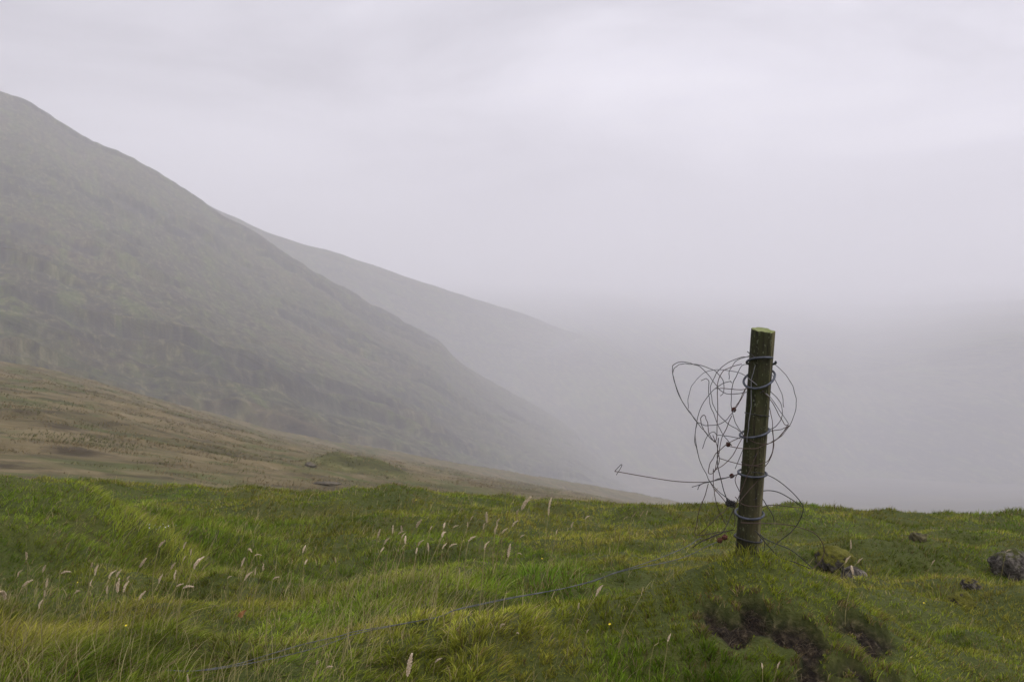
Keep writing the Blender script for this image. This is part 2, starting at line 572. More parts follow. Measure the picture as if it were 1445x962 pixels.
def hill_mesh(name, mat, xs, sil, base, dcrest, dbase, back_d, back_drop, nrow, gmix, disp, label, cat, kind='structure'):
    """a hill seen from the knoll: foot at dbase, skyline at dcrest, and a real far side behind the skyline"""
    px = xs
    ps = np.interp(px, *zip(*sil)); pb = np.interp(px, *zip(*base))
    # soften polyline corners
    def soft(a, k):
        ker = np.hanning(k); ker /= ker.sum()
        return np.convolve(np.pad(a, k // 2, mode='edge'), ker, mode='valid')[:len(a)]
    ps = soft(ps, 9); pb = soft(pb, 31)
    dc = soft(np.interp(px, *zip(*dcrest)), 41); db = soft(np.interp(px, *zip(*dbase)), 41)
    zc = P(px, ps, dc)[:, 2]; zb = P(px, pb, db)[:, 2]
    t = np.linspace(0, 1, nrow)[:, None]
    g = gmix(t)
    D = db + (dc - db) * t
    Z = zb + (zc - zb) * g
    tb = np.linspace(0, 1, 26)[1:, None]
    Db = dc + back_d * tb
    Zb = zc - back_drop * (tb ** (1.6 if back_drop > 0 else .9))
    D = np.vstack([D, Db]); Z = np.vstack([Z, Zb])
    tt = np.vstack([t, 1 + tb * np.ones((1, 1))]) * np.ones((1, len(px)))
    a = (px - CX) / F
    X = a[None, :] * D; Y = D * np.ones_like(X)
    u = X
    vup = tt * float(np.mean(np.hypot(dc - db, zc - zb)))
    Z = Z + disp(X, Y, Z, tt, u, vup)
    nr, nc = X.shape
    GRIDS[name] = (X, Y, Z)
    V = np.stack([X, Y, Z], -1).reshape(-1, 3)
    me = mesh_np(name, V, grid_faces(nr, nc))
    suv = np.stack([u, vup, np.zeros_like(X)], -1).reshape(-1, 3)
    vattr(me, 'slope_uv', suv)
    ub = u
    vattr(me, 'streak_uv', np.stack([ub * .90 + vup * .42, vup * .90 - ub * .42, np.zeros_like(X)], -1).reshape(-1, 3))
    fattr(me, 'crag', ROCK.get(name, np.zeros(X.shape)) * .62)
    if name == 'moor':
        sw = 0
        for kx, kd, rx, ry in ((500, 72, 2.9, 3.2), (470, 71, 1.4, 2.2), (540, 72, 2.0, 3.2), (625, 66, 1.9, 3)):
            sw = sw + bump(X, Y, (kx - CX) / F * kd, kd, rx, ry, 1.0)
        fattr(me, 'sward', np.clip(sw * 1.2 + .5 * fbm(X * .8, Y * .8, 3, 95) * (sw > .1), 0, 1) * .9)
    return tag(obj(name, me, mat), label, cat, kind=kind)


def build_hills():
    xs = np.linspace(-1500, 1120, 1100)
    sil = [(-1500, -40), (-800, -40), (-300, 0), (-80, 92), (0, 126), (30, 138), (60, 155), (100, 179), (150, 205), (200, 231), (250, 259), (295, 286), (312, 300),
           (350, 322), (400, 354), (450, 384), (500, 414), (550, 443), (600, 470), (622, 482), (640, 503), (700, 541), (760, 575), (800, 600), (850, 640),
           (900, 682), (1000, 740), (1120, 800)]
    base = [(-1500, 620), (0, 612), (300, 640), (600, 690), (900, 735), (1120, 810)]

    def disp(X, Y, Z, tt, u, v):
        env = sstep(0.0, .15, tt) * (1 - .55 * sstep(.9, 1.0, tt))
        n = 3.6 * fbm((u * .9 + v * .42) / 30, (v * .9 - u * .42) / 260, 4, 21)               # gullies down the slope
        led = np.abs(np.mod(v / 26 + 1.1 * fbm(u / 110, v / 90, 3, 8), 1) - .5) * 2
        patch = sstep(-.15, .45, fbm(u / 80, v / 34, 3, 14))
        ROCK['hillside'] = np.clip(sstep(.50, .66, led) * sstep(.95, .78, led) * patch * sstep(-.35, .25, fbm(u / 14, v / 9, 3, 17)) * 1.3
                                   + .55 * sstep(.42, .62, fbm(u / 46 + 3.1, v / 22, 4, 19)) * sstep(-.3, .2, fbm(u / 9, v / 7, 2, 20)), 0, 1)
        led = (sstep(.55, .9, led) - .5) * 6.5 * patch
        return env * (n + led + 1.3 * fbm(u / 9, v / 14, 3, 33))
    hill_mesh('hillside', M['hill'], xs, sil, base,
              [(-1500, 650), (-300, 820), (0, 860), (300, 870), (500, 920), (650, 1050), (800, 1330), (900, 1600), (1120, 1900)],
              [(-1500, 200), (0, 225), (400, 280), (600, 420), (800, 800), (900, 1000), (1120, 1200)],
              260, 90, 380, lambda t: .36 * t + .64 * t ** 1.75, disp,
              'steep dark olive hillside with rocky ledges rising into mist on the left', 'hill')

    xs = np.linspace(-900, 1700, 420)
    sil = [(-900, 60), (0, 165), (200, 240), (330, 303), (380, 327), (420, 341), (480, 357), (560, 386), (620, 407), (700, 431), (760, 448), (830, 474), (900, 504),
           (1000, 552), (1100, 602), (1200, 655), (1300, 700), (1700, 790)]

    def disp2(X, Y, Z, tt, u, v):
        return sstep(0, .2, tt) * (1 - .5 * sstep(.9, 1, tt)) * (9 * fbm(u / 150 + v / 300, v / 700, 4, 51) + 2.5 * fbm(u / 30, v / 40, 3, 52))
    hill_mesh('far_ridge', M['ridge'], xs, sil, [(-900, 640), (600, 690), (1000, 700), (1700, 830)],
              [(-900, 1450), (330, 1280), (600, 1480), (800, 1950), (1000, 2600), (1200, 3400), (1700, 3600)], [(-900, 840), (500, 1100), (800, 1500), (1200, 2000), (1700, 2200)],
              500, 130, 150, lambda t: .6 * t + .4 * t * t * (3 - 2 * t), disp2,
              'paler hill ridge sloping down behind the dark hillside in the mist', 'hill')

    xs = np.linspace(-600, 3200, 420)

    def disp3(X, Y, Z, tt, u, v):
        return sstep(0, .2, tt) * sstep(1.9, .9, tt) * (16 * fbm(u / 420 + v / 600, v / 900, 4, 71) + 5 * fbm(u / 70, v / 90, 3, 72))
    hill_mesh('far_mountain', M['far'], xs, [(-600, 490), (700, 486), (860, 496), (1000, 512), (1100, 516), (1215, 520), (1330, 500), (1445, 482), (1900, 470), (3200, 470)],
              [(-600, 715), (900, 715), (1100, 715), (1215, 722), (1330, 715), (3200, 715)],
              [(-600, 1750), (1000, 1750), (1215, 1900), (1445, 1500), (3200, 1400)], [(-600, 1150), (1100, 1250), (1215, 1500), (1330, 1300), (3200, 1150)],
              5200, -330, 130, lambda t: .55 * t + .45 * t * t * (3 - 2 * t), disp3,
              'faint grey mountain slope across the valley dissolving into low cloud', 'mountain')

    # moorland apron between the knoll and the hill foot
    xs = np.linspace(-1300, 1050, 620)
    top = [(-1300, 400), (-300, 470), (0, 512), (60, 521), (120, 536), (190, 556), (250, 573), (300, 588), (380, 612), (450, 628), (520, 640), (600, 655), (700, 674),
           (800, 692), (870, 705), (950, 722), (1050, 755)]

    def disp4(X, Y, Z, tt, u, v):
        e = sstep(0, .12, tt)
        rill = .45 * fbm(X / 16, Y / 5, 4, 90) + .16 * fbm(X / 3.2, Y / 1.6, 3, 91)
        kn = 0
        for kx, kd, rx, ry, h in ((500, 72, 2.6, 3, 0.62), (470, 71, 1.2, 2, .45), (540, 72, 1.8, 3, .40), (625, 66, 1.7, 3, .30), (700, 64, 3.0, 3, .15)):
            kn = kn + bump(X, Y, (kx - CX) / F * kd, kd, rx, ry, h)
        return e * rill * sstep(20, 60, Y) + kn
    hill_mesh('moor', M['moor'], xs, top, [(-1300, 760), (-200, 745), (400, 748), (900, 770), (1050, 800)],
              [(-1300, 150), (0, 190), (350, 215), (600, 270), (850, 370), (1050, 420)], [(-1300, 24), (1050, 24)],
              110, 14, 330, lambda t: moor_profile(t), disp4,
              'tan brown moorland grass sloping up to the foot of the hill', 'moor')


def moor_profile(t):
    # stays below the sight line over the crest at first, then climbs to the hill foot
    return 0.30 * sstep(0, .08, t) * 0 + t ** 1.0


# ------------------------------------------------------------------ grass
def grass_height(x, y):
    px, py, d = project(x, y, ground_nofine(x, y))
    n = fbm(x * 1.1, y * 1.1, 3, 101)
    h = .060 + .018 * n + .024 * fbm(x * 3.2, y * 3.2, 2, 107)
    lush = sstep(860, 560, px) * sstep(7.6, 5.2, d)
    h = h * (1 - .38 * sstep(5.8, 8.0, d)) + .02 * sstep(6, 9, d) * sstep(.2, .7, fbm(x * 1.6, y * 1.6, 2, 109))
    h = h + lush * (.020 + .030 * n)
    h = h + .05 * sstep(100, 220, px) * sstep(560, 380, px) * sstep(6.5, 7.5, d) * sstep(11, 9, d)
    h = h + .012 * sstep(11, 14, d)
    mound = np.interp(x, MX, MH) / .36 * np.exp(-((y - 4.6) / .6) ** 2)
    h = h * (1 - .45 * np.clip(mound, 0, 1)) + .05 * np.exp(-((x - 1.0) / .13) ** 2 - ((y - 4.62) / .10) ** 2)
    fresh = sstep(1075, 1020, px) * sstep(800, 880, px) * sstep(885, 915, py)
    h = h + .02 * fresh
    h = h * (1 - .35 * sstep(1150, 1250, px) * sstep(8, 5, d))
    return np.clip(h * .88, .028, .17), fresh, lush


def blades_mesh(root, h, w, yaw, lean, bend, tint, tip, segs):
    """each blade: a tapering, bending ribbon"""
    n = len(root)
    ts = np.linspace(0, 1, segs + 1)
    wd = np.stack([np.cos(yaw), np.sin(yaw), np.zeros(n)], -1)
    rows = []
    for t in ts[:-1]:
        c = root + np.stack([lean[:, 0] * h * (t * .35 + t * t * .65 * (1 + bend)), lean[:, 1] * h * (t * .35 + t * t * .65 * (1 + bend)),
                             h * (t - bend * .42 * t * t)], -1)
        hw = (w * .5 * (1 - .55 * t ** 1.5))[:, None]
        rows += [c - wd * hw, c + wd * hw]
    t = 1.0
    rows.append(root + np.stack([lean[:, 0] * h * (1 + .65 * bend), lean[:, 1] * h * (1 + .65 * bend), h * (1 - bend * .42)], -1))
    k = 2 * segs + 1
    V = np.stack(rows, 1).reshape(-1, 3)
    b = (np.arange(n) * k)[:, None]
    qs = [b + np.array([[2 * i, 2 * i + 1, 2 * i + 3, 2 * i + 2]]) for i in range(segs - 1)]
    T = b + np.array([[2 * segs - 2, 2 * segs - 1, 2 * segs]])
    C = np.repeat(tint[:, None, :], k, 1)
    C[:, -1, :] = tip; C[:, -3:-1, :] = .6 * C[:, -3:-1, :] + .4 * tip[:, None, :]
    return V, (np.vstack(qs) if qs else np.zeros((0, 4), int)), T, C.reshape(-1, 3)


def clump(x, y, s, pull, seed):
    """pull points towards jittered cell centres; returns new points and the outward direction"""
    ix = np.floor(x / s); iy = np.floor(y / s)
    cx = (ix + .5 + .8 * (_hash(ix, iy, seed) - .5)) * s; cy = (iy + .5 + .8 * (_hash(ix, iy, seed + 1) - .5)) * s
    nx = x + (cx - x) * pull; ny = y + (cy - y) * pull
    return nx, ny, nx - cx, ny - cy, _hash(ix, iy, seed + 2)


def build_grass(N=1180000):
    d = np.exp(RNG.uniform(math.log(3.0), math.log(19.5), N))
    px = CX + RNG.uniform(-1, 1, N) * (1055 + 620 * sstep(10, 4.5, d))
    x = (px - CX) / F * d; y = d.copy()
    far = sstep(5, 14, d)
    x1, y1, ox, oy, cid = clump(x, y, .085, .45, 5)
    use = RNG.random(N) < .65
    x = np.where(use, x1, x); y = np.where(use, y1, y)
    # even cover per square metre of sloping turf, not per square metre of map
    e = .05
    sx_ = (ground_nofine(x + e, y) - ground_nofine(x - e, y)) / (2 * e); sy_ = (ground_nofine(x, y + e) - ground_nofine(x, y - e)) / (2 * e)
    sel = RNG.random(N) < .54 * (1 + 2.6 * np.clip(sy_, 0, 1) + .5 * np.abs(sx_))
    px, d, x, y, far, ox, oy, cid, use = [q[sel] for q in (px, d, x, y, far, ox, oy, cid, use)]
    N = len(x)
    z = ground_z(x, y)
    soil = soil_mask(x, y, ground_nofine(x, y))
    gh, fresh, lush = grass_height(x, y)
    keep = (soil < .5) | (RNG.random(N) < .008)
    # thin bare peeks between tussocks
    keep &= RNG.random(N) < .78 + .3 * sstep(-.5, .2, fbm(x * 3, y * 3, 2, 121))
    x, y, z, d, ox, oy, cid, gh, fresh, lush, soil, far, use = [a[keep] for a in (x, y, z, d, ox, oy, cid, gh, fresh, lush, soil, far, use)]
    N = len(x)
    ppx, ppy, _ = project(x, y, z)
    # grass laid flat round the old wire on the ground
    wl = np.interp(ppx, [280, 490, 640, 722, 800, 900, 985], [962, 905, 872, 842, 818, 792, 768])
    nearw = np.exp(-((ppy - wl - 12) / 22) ** 2) * (ppx > 260) * (ppx < 1000) * (d < 5.6) * (1 - .8 * np.exp(-((ppx - 760) / 30) ** 2))
    h = gh * (.55 + .75 * RNG.random(N)) * (.8 + .45 * cid) * (1 - .55 * nearw)
    h *= np.where(soil > .5, .45, 1)
    infront = np.zeros(N)
    for dy in (.03, .06, .09):
        infront = np.maximum(infront, soil_mask(x, y + dy, ground_nofine(x, y + dy)) * (1.15 - dy * 4))
    h *= 1 - .64 * np.clip(infront, 0, 1)
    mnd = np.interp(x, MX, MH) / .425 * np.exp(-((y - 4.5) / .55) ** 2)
    w = np.maximum(.0022 + .0020 * RNG.random(N), .00052 * d) * (1 + .35 * RNG.random(N))
    yaw = RNG.uniform(0, np.pi, N)
    yaw = np.where(RNG.random(N) < .5, RNG.normal(0, .5, N), yaw)
    ang = RNG.uniform(0, 2 * np.pi, N)
    out = np.stack([ox, oy], -1) / .05 * use[:, None]
    lean = .60 * np.stack([np.cos(ang), np.sin(ang)], -1) * RNG.random(N)[:, None] + .30 * out
    lean[:, 0] += .10 + .14 * lush + .12 * fbm(x * .8, y * .8, 2, 140)
    # hang down over slopes
    e = .04
    gx = (ground_nofine(x + e, y) - ground_nofine(x - e, y)) / (2 * e); gy = (ground_nofine(x, y + e) - ground_nofine(x, y - e)) / (2 * e)
    lean[:, 0] -= .38 * gx; lean[:, 1] -= .38 * gy
    _, _, bx, by, bid = clump(x, y, .26, 0.0, 61)
    br_ = np.clip(np.hypot(bx, by) / .17, 0, 1.4)
    tus = .75 * sstep(-.5, .2, fbm(x * .7, y * .7, 2, 63)) * (1 - np.clip(mnd, 0, 1) * .7)
    h *= 1 + tus * (.45 * bid + .15 - .62 * br_)
    lean += .55 * (tus * (.3 + bid))[:, None] * np.stack([bx, by], -1) / .17
    bend = np.clip(.25 + .5 * RNG.random(N) + .3 * lush, 0, 1.1)
    # colour: patches of lush, olive and yellowed grass
    n1 = fbm(x * .9, y * .9, 3, 150); n2 = fbm(x * 2.6, y * 2.6, 3, 160)
    LUSH = np.array([.120, .180, .017]); OLIVE = np.array([.215, .220, .027]); YEL = np.array([.31, .29, .055]); FRESH = np.array([.125, .26, .016])
    BROWN = np.array([.14, .095, .035]); STRAW = np.array([.36, .30, .14])
    k = np.clip(.5 + .55 * n1 + .30 * n2 + .25 * RNG.normal(0, 1, N) * .6, 0, 1)[:, None]
    tint = LUSH * (1 - k) + OLIVE * k
    yk = np.clip(sstep(.15, .75, n2 + .4 * RNG.normal(0, 1, N)) * .5, 0, 1)[:, None]
    tint = tint * (1 - yk) + YEL * yk
    hum = np.clip(bump(x, y, -3.1, 7.1, .8, 1.0, .5) + 1.0 * fresh + .35 * sstep(.2, .7, fbm(x * .6, y * .6, 2, 170)), 0, .85)[:, None]
    tint = tint * (1 - hum) + FRESH * hum
    mound_lit = (np.clip(mnd * 1.3, 0, 1) * .85 * RNG.random(N) ** .7)[:, None]  # yellow-olive mossy turf, lightened to paint in light on the mound front
    tint = tint * (1 - mound_lit) + np.array([.235, .265, .024]) * mound_lit
    br = (RNG.random(N) < .05 + .10 * sstep(.1, .6, fbm(x * 1.7, y * 1.7, 2, 175)))
    tint[br] = BROWN
    st = (RNG.random(N) < .05 + .04 * far + .05 * lush)
    tint[st] = STRAW * RNG.uniform(.6, 1, (st.sum(), 1))
    # withered fringe round the scar
    fr = np.zeros(N)
    for dx, dy in ((.05, 0), (-.05, 0), (0, .06), (0, -.06), (.04, .04), (-.04, -.04)):
        fr = np.maximum(fr, soil_mask(x + dx, y + dy, ground_nofine(x + dx, y + dy)))
    fr = (fr > .5) & (RNG.random(N) < .55)
    tint[fr] = (BROWN * .5 + STRAW * .35) * RNG.uniform(.5, 1.1, (fr.sum(), 1))
    tint *= RNG.uniform(.42, 1.42, (N, 1)) * (1 + .3 * (bid - .5) * tus)[:, None] * (1 + .42 * np.clip(fbm(x * 1.4, y * 1.4, 3, 190), -1, 1))[:, None]
    tip = tint * np.array([1.25, 1.12, 1.1])
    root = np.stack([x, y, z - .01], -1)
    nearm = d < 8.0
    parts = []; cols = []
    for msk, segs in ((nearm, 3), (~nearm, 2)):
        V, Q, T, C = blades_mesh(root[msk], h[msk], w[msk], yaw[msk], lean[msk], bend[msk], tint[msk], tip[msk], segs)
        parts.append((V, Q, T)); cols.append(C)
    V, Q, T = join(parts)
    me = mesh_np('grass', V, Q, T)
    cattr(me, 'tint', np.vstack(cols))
    tag(obj('grass', me, M['blade']), 'dense windblown green and olive grass covering the pasture', 'grass', kind='stuff')


def build_dry_grass(N=34000):
    px = RNG.uniform(-250, 1700, N)
    d = np.exp(RNG.uniform(math.log(3.3), math.log(17), N))
    x = (px - CX) / F * d; y = d.copy()
    z = ground_z(x, y)
    gpx, gpy, _ = project(x, y, z)
    n = fbm(x * 1.3, y * 1.3, 3, 201)
    prob = (.16 + .6 * sstep(-.1, .5, n)) * (1 - .5 * sstep(6, 8, d))
    prob *= .35 + .65 * sstep(1000, 500, px) + .8 * np.exp(-((px - 1000) / 60) ** 2) * (y < 6) * (y > 4.5)
    prob *= 1 - .85 * np.interp(x, MX, MH) / .36 * (np.abs(y - 4.2) < .42) * (px > 900)
    keep = (RNG.random(N) < prob) & (soil_mask(x, y, ground_nofine(x, y)) < .5)
    x, y, z, d, px, gpy = [a[keep] for a in (x, y, z, d, px, gpy)]
    N = len(x)
    gh, fresh, lush = grass_height(x, y)
    h = gh * RNG.uniform(1.0, 2.0, N) + .03 + .03 * lush
    w = np.maximum(.0018, .00036 * d) * RNG.uniform(.8, 1.4, N)
    h = h + .06 * np.exp(-((px - 1000) / 70) ** 2) * (d < 5.2) * (y > 4.5)
    ang = RNG.uniform(0, 2 * np.pi, N)
    lean = RNG.random(N)[:, None] * .5 * np.stack([np.cos(ang), np.sin(ang)], -1)
    lean[:, 0] += .22
    bend = RNG.uniform(.1, 1.0, N)
    A = np.array([.50, .42, .22]); B = np.array([.30, .26, .09])
    k = RNG.random((N, 1))
    tint = (A * k + B * (1 - k)) * RNG.uniform(.6, 1.1, (N, 1))
    V, Q, T, C = blades_mesh(np.stack([x, y, z - .01], -1), h, w, RNG.normal(0, .6, N), lean, bend, tint, tint, 4)
    me = mesh_np('dry_grass', V, Q, T)
    cattr(me, 'tint', C)
    tag(obj('dry_grass', me, M['blade']), 'thin straw coloured dead stems scattered through the green grass', 'dry grass', kind='stuff')
    # peat litter: roots and dead blades lying in the scar
    n = 3400
    qx = RNG.uniform(980, 1275, n); qy = RNG.uniform(852, 985, n)
    pts = []
    dd = np.linspace(3.4, 5.4, 240)
    for a, b in zip(qx, qy):
        p = P(a, b, dd)
        bl = p[:, 2] < ground_nofine(p[:, 0], p[:, 1]) - .03
        pts.append(p[int(np.argmax(bl)) if bl.any() else 0])
    p = np.array(pts)
    s = soil_mask(p[:, 0], p[:, 1], ground_nofine(p[:, 0], p[:, 1])) > .5
    p = p[s]; n = len(p)
    p[:, 2] = ground_nofine(p[:, 0], p[:, 1]) - .03
    ang = RNG.uniform(0, 2 * np.pi, n)
    lean = np.stack([np.cos(ang), np.sin(ang)], -1) * RNG.uniform(.5, 1.6, (n, 1)); lean[:, 1] -= .5
    tint = (np.array([.06, .042, .03]) + RNG.random((n, 1)) ** 5 * np.array([.26, .21, .14])) * RNG.uniform(.3, 1.1, (n, 1))
    V, Q, T, C = blades_mesh(p, RNG.uniform(.015, .05, n), np.full(n, .0024), RNG.uniform(0, np.pi, n), lean, RNG.uniform(.3, 1, n), tint, tint, 3)
    me = mesh_np('root_litter', V, Q, T)
    cattr(me, 'tint', C)
    tag(obj('root_litter', me, M['blade']), 'brown roots and dead fibres hanging in the bare peat scar', 'roots', kind='stuff')


def build_moor_grass(N=480000):
    X, Y, Z = GRIDS['moor']
    nr, nc = X.shape
    i = RNG.integers(0, nr - 27, N); j = RNG.integers(0, nc - 1, N); a = RNG.random(N); b = RNG.random(N)
    bil = lambda G: (G[i, j] * (1 - a) + G[i + 1, j] * a) * (1 - b) + (G[i, j + 1] * (1 - a) + G[i + 1, j + 1] * a) * b
    x, y, z = bil(X), bil(Y), bil(Z)
    px, py, d = project(x, y, z)
    n = fbm(x * .35, y * .22, 4, 401)
    keep = (px > -260) & (px < 1000) & (py < 720) & (d > 23) & (RNG.random(N) < .22 + .9 * n)
    x, y, z, d, n, px = [q[keep] for q in (x, y, z, d, n, px)]
    N = len(x)
    h = RNG.uniform(.08, .26, N) * (.7 + .5 * np.clip(n, -.5, 1)); w = np.maximum(.022, .0006 * d) * RNG.uniform(.6, 1.8, N)
    k = RNG.random((N, 1)); k2 = (vnoise(x * .5, y * .3, 410) > .25)[:, None]
    tint = np.array([.22, .17, .085]) * k + np.array([.12, .095, .042]) * (1 - k)
    tint = np.where(k2, tint * .45 + np.array([.03, .045, .008]), tint)
    dark = RNG.random(N) < .22
    tint[dark] *= .72
    tint *= RNG.uniform(.75, 1.35, (N, 1))
    ang = RNG.uniform(0, 2 * np.pi, N)
    lean = np.stack([np.cos(ang), np.sin(ang)], -1) * RNG.uniform(.1, .9, (N, 1)); lean[:, 0] += .3
    V, Q, T, C = blades_mesh(np.stack([x, y, z - .02], -1), h, w, RNG.normal(0, .5, N), lean, RNG.uniform(.2, 1, N), tint, tint * 1.15, 2)
    me = mesh_np('moor_grass', V, Q, T)
    cattr(me, 'tint', C)
    tag(obj('moor_grass', me, M['blade']), 'tan tussocks of moor grass on the slope beyond the pasture', 'moor grass', kind='stuff')


# ------------------------------------------------------------------ seed heads and flowers
HEADS = [  # photo pixels of the seed heads, size class
    (7, 832, 1.6), (60, 801, 1), (86, 802, .9), (129, 794, 1), (134, 804, 1.1), (154, 809, .9), (164, 808, .9), (179, 814, .8), (174, 827, .9), (166, 826, 1),
    (151, 831, .8), (127, 822, .8), (32, 819, 1), (25, 807, .8), (65, 822, .7), (197, 792, 1.1), (224, 765, 1.1), (259, 769, 1.1), (269, 779, 1), (258, 787, .7),
    (241, 797, .8), (274, 792, 1.4), (246, 811, .9), (224, 816, .8), (249, 822, .8), (258, 822, .8), (321, 812, .7), (350, 769, 1), (360, 779, .8), (341, 792, .9),
    (427, 774, .9), (430, 791, .9), (360, 806, .8), (345, 811, .9), (385, 812, .8), (55, 852, .9), (37, 782, .9), (196, 839, .9), (105, 831, .7), (63, 836, .8),
    (447, 931, .6), (460, 936, .7), (266, 958, .9), (371, 800, .8), (474, 789, .8),
    (736, 709, 2.1), (729, 720, 1.0), (775, 709, 1.6), (774, 721, 1.3), (723, 737, 1), (587, 737, 1.1), (607, 744, .8), (626, 739, 1), (624, 750, 1), (639, 740, .7),
    (664, 730, .8), (660, 740, .8), (687, 730, 1.2), (682, 742, .9), (701, 735, 1.1), (698, 747, 1.1), (708, 747, .8), (734, 754, .8), (661, 757, .9), (567, 745, .9),
    (562, 749, .9), (554, 747, .9), (533, 752, 1), (542, 762, 1.1), (572, 760, .9), (567, 755, .7), (537, 774, .9), (562, 774, .8), (587, 776, .9), (590, 764, .8),
    (605, 772, .8), (634, 766, .7), (624, 769, .7), (684, 769, .7), (731, 777, .6), (717, 777, 1), (826, 728, .9), (806, 740, .9), (785, 750, .6), (892, 725, .7),
    (903, 725, .8), (880, 729, .8), (912, 722, .8), (868, 747, .7), (649, 807, .9), (841, 832, .8), (905, 834, .7), (816, 854, .6), (729, 889, .6), (706, 878, .9),
    (614, 928, .8), (575, 939, 1.3), (828, 888, .6), (942, 899, .6), (923, 906, .5),
    (1210, 789, .8), (1193, 788, .6), (1204, 803, 1), (1076, 938, .5), (1097, 937, .6), (1420, 774, .8), (1201, 768, .6), (1315, 792, .6), (1008, 690, .8),
]
LABELS = {
    (7, 832, 1.6): 'large whitish drooping seed head at the left edge of the meadow',
    (274, 792, 1.4): 'thick whitish drooping seed head in the left meadow with a kinked top',
    (224, 765, 1.1): 'tall seed head rising highest of the left meadow patch',
    (321, 812, .7): 'tiny bright white seed head on a bent stalk in the left meadow',
    (736, 709, 2.1): 'longest and tallest pale seed head left of the post, leaning right',
    (775, 709, 1.6): 'tall pale seed head right beside the tallest one, upper of a close pair',
    (774, 721, 1.3): 'lower drooping seed head of the close pair beside the tallest one',
    (826, 728, .9): 'lone small seed head right of the tall pair, near the far grass edge',
    (717, 777, 1): 'pale upright seed head standing alone below the middle cluster',
    (649, 807, .9): 'tan upright seed head alone in the grass above the fallen wire',
    (841, 832, .8): 'white curved seed head alone in the grass just below the fallen wire',
    (575, 939, 1.3): 'big pale seed head lying low at the bottom edge below the fallen wire',
    (614, 928, .8): 'short upright seed head near the bottom edge beside the lying one',
    (266, 958, .9): 'whitish seed head lying at the lower end of the fallen wire',
    (706, 878, .9): 'pale seed head on a long diagonal stalk just below the fallen wire',
    (1204, 803, 1): 'bright white seed head standing in front of the mossy stone',
    (1420, 774, .8): 'pale seed head standing above the dark boulder at the right edge',
    (1008, 690, .8): 'feathery straw seed head standing just left of the post',
}


def head_mesh(name, L, seed, curve, mode=0):
    """a grass panicle: a bending axis thickly set with tiny spikelets; base at the origin, growing up +z, drooping to +x"""
    r = np.random.default_rng(seed)
    n = 150 if mode == 0 else 60
    t = r.random(n)
    axz = lambda u: L * (u - .35 * curve * u * u); axx = lambda u: L * .75 * curve * u ** 1.9
    prof = np.sin(np.pi * np.clip(.06 + .94 * t, 0, 1)) ** .7
    rad = L * (.085 if mode == 0 else .05) * prof * (.4 + .6 * r.random(n))
    ph = r.uniform(0, 2 * np.pi, n)
    c = np.stack([axx(t) + rad * np.cos(ph), rad * np.sin(ph), axz(t)], -1)
    dirv = np.stack([np.cos(ph) * .55 + curve * t, np.sin(ph) * .55, np.full(n, .95)], -1)
    dirv /= np.linalg.norm(dirv, axis=1)[:, None]
    ln = L * r.uniform(.07, .13, n)
    side = np.cross(dirv, r.normal(0, 1, (n, 3))); side /= np.linalg.norm(side, axis=1)[:, None]
    side2 = np.cross(dirv, side)
    w = ln * .26
    a = c - dirv * ln[:, None] * .5; b = c + dirv * ln[:, None] * .5
    V = np.stack([a, c + side * w[:, None], c + side2 * w[:, None], c - side * w[:, None], c - side2 * w[:, None], b], 1).reshape(-1, 3)
    base = (np.arange(n) * 6)[:, None]
    T = np.vstack([base + np.array([[0, i, i % 4 + 1]])[:, [0, 2, 1]] for i in (1, 2, 3, 4)] + [base + np.array([[5, i, i % 4 + 1]]) for i in (1, 2, 3, 4)])
    uu = np.linspace(0, .97, 8)
    tv, tq, tt = tube_np(np.stack([axx(uu), 0 * uu, axz(uu)], -1), L * .022, 5)
    V2, Q2, T2 = join([(V, np.zeros((0, 4), int), T), (tv, tq, tt)])
    return mesh_np(name, V2, Q2, T2, smooth=False)


def stem_mesh(name, H, lean, seed):
    r = np.random.default_rng(seed)
    u = np.linspace(0, 1, 9)
    x = H * lean * u ** 1.7; y = H * .06 * np.sin(u * 3 + seed) * u
    V, Q, T = tube_np(np.stack([x, y, H * u - .0 * u], -1), np.linspace(.0017, .0011, 9), 5)
    return mesh_np(name, V, Q, T), (x[-1], y[-1], H)


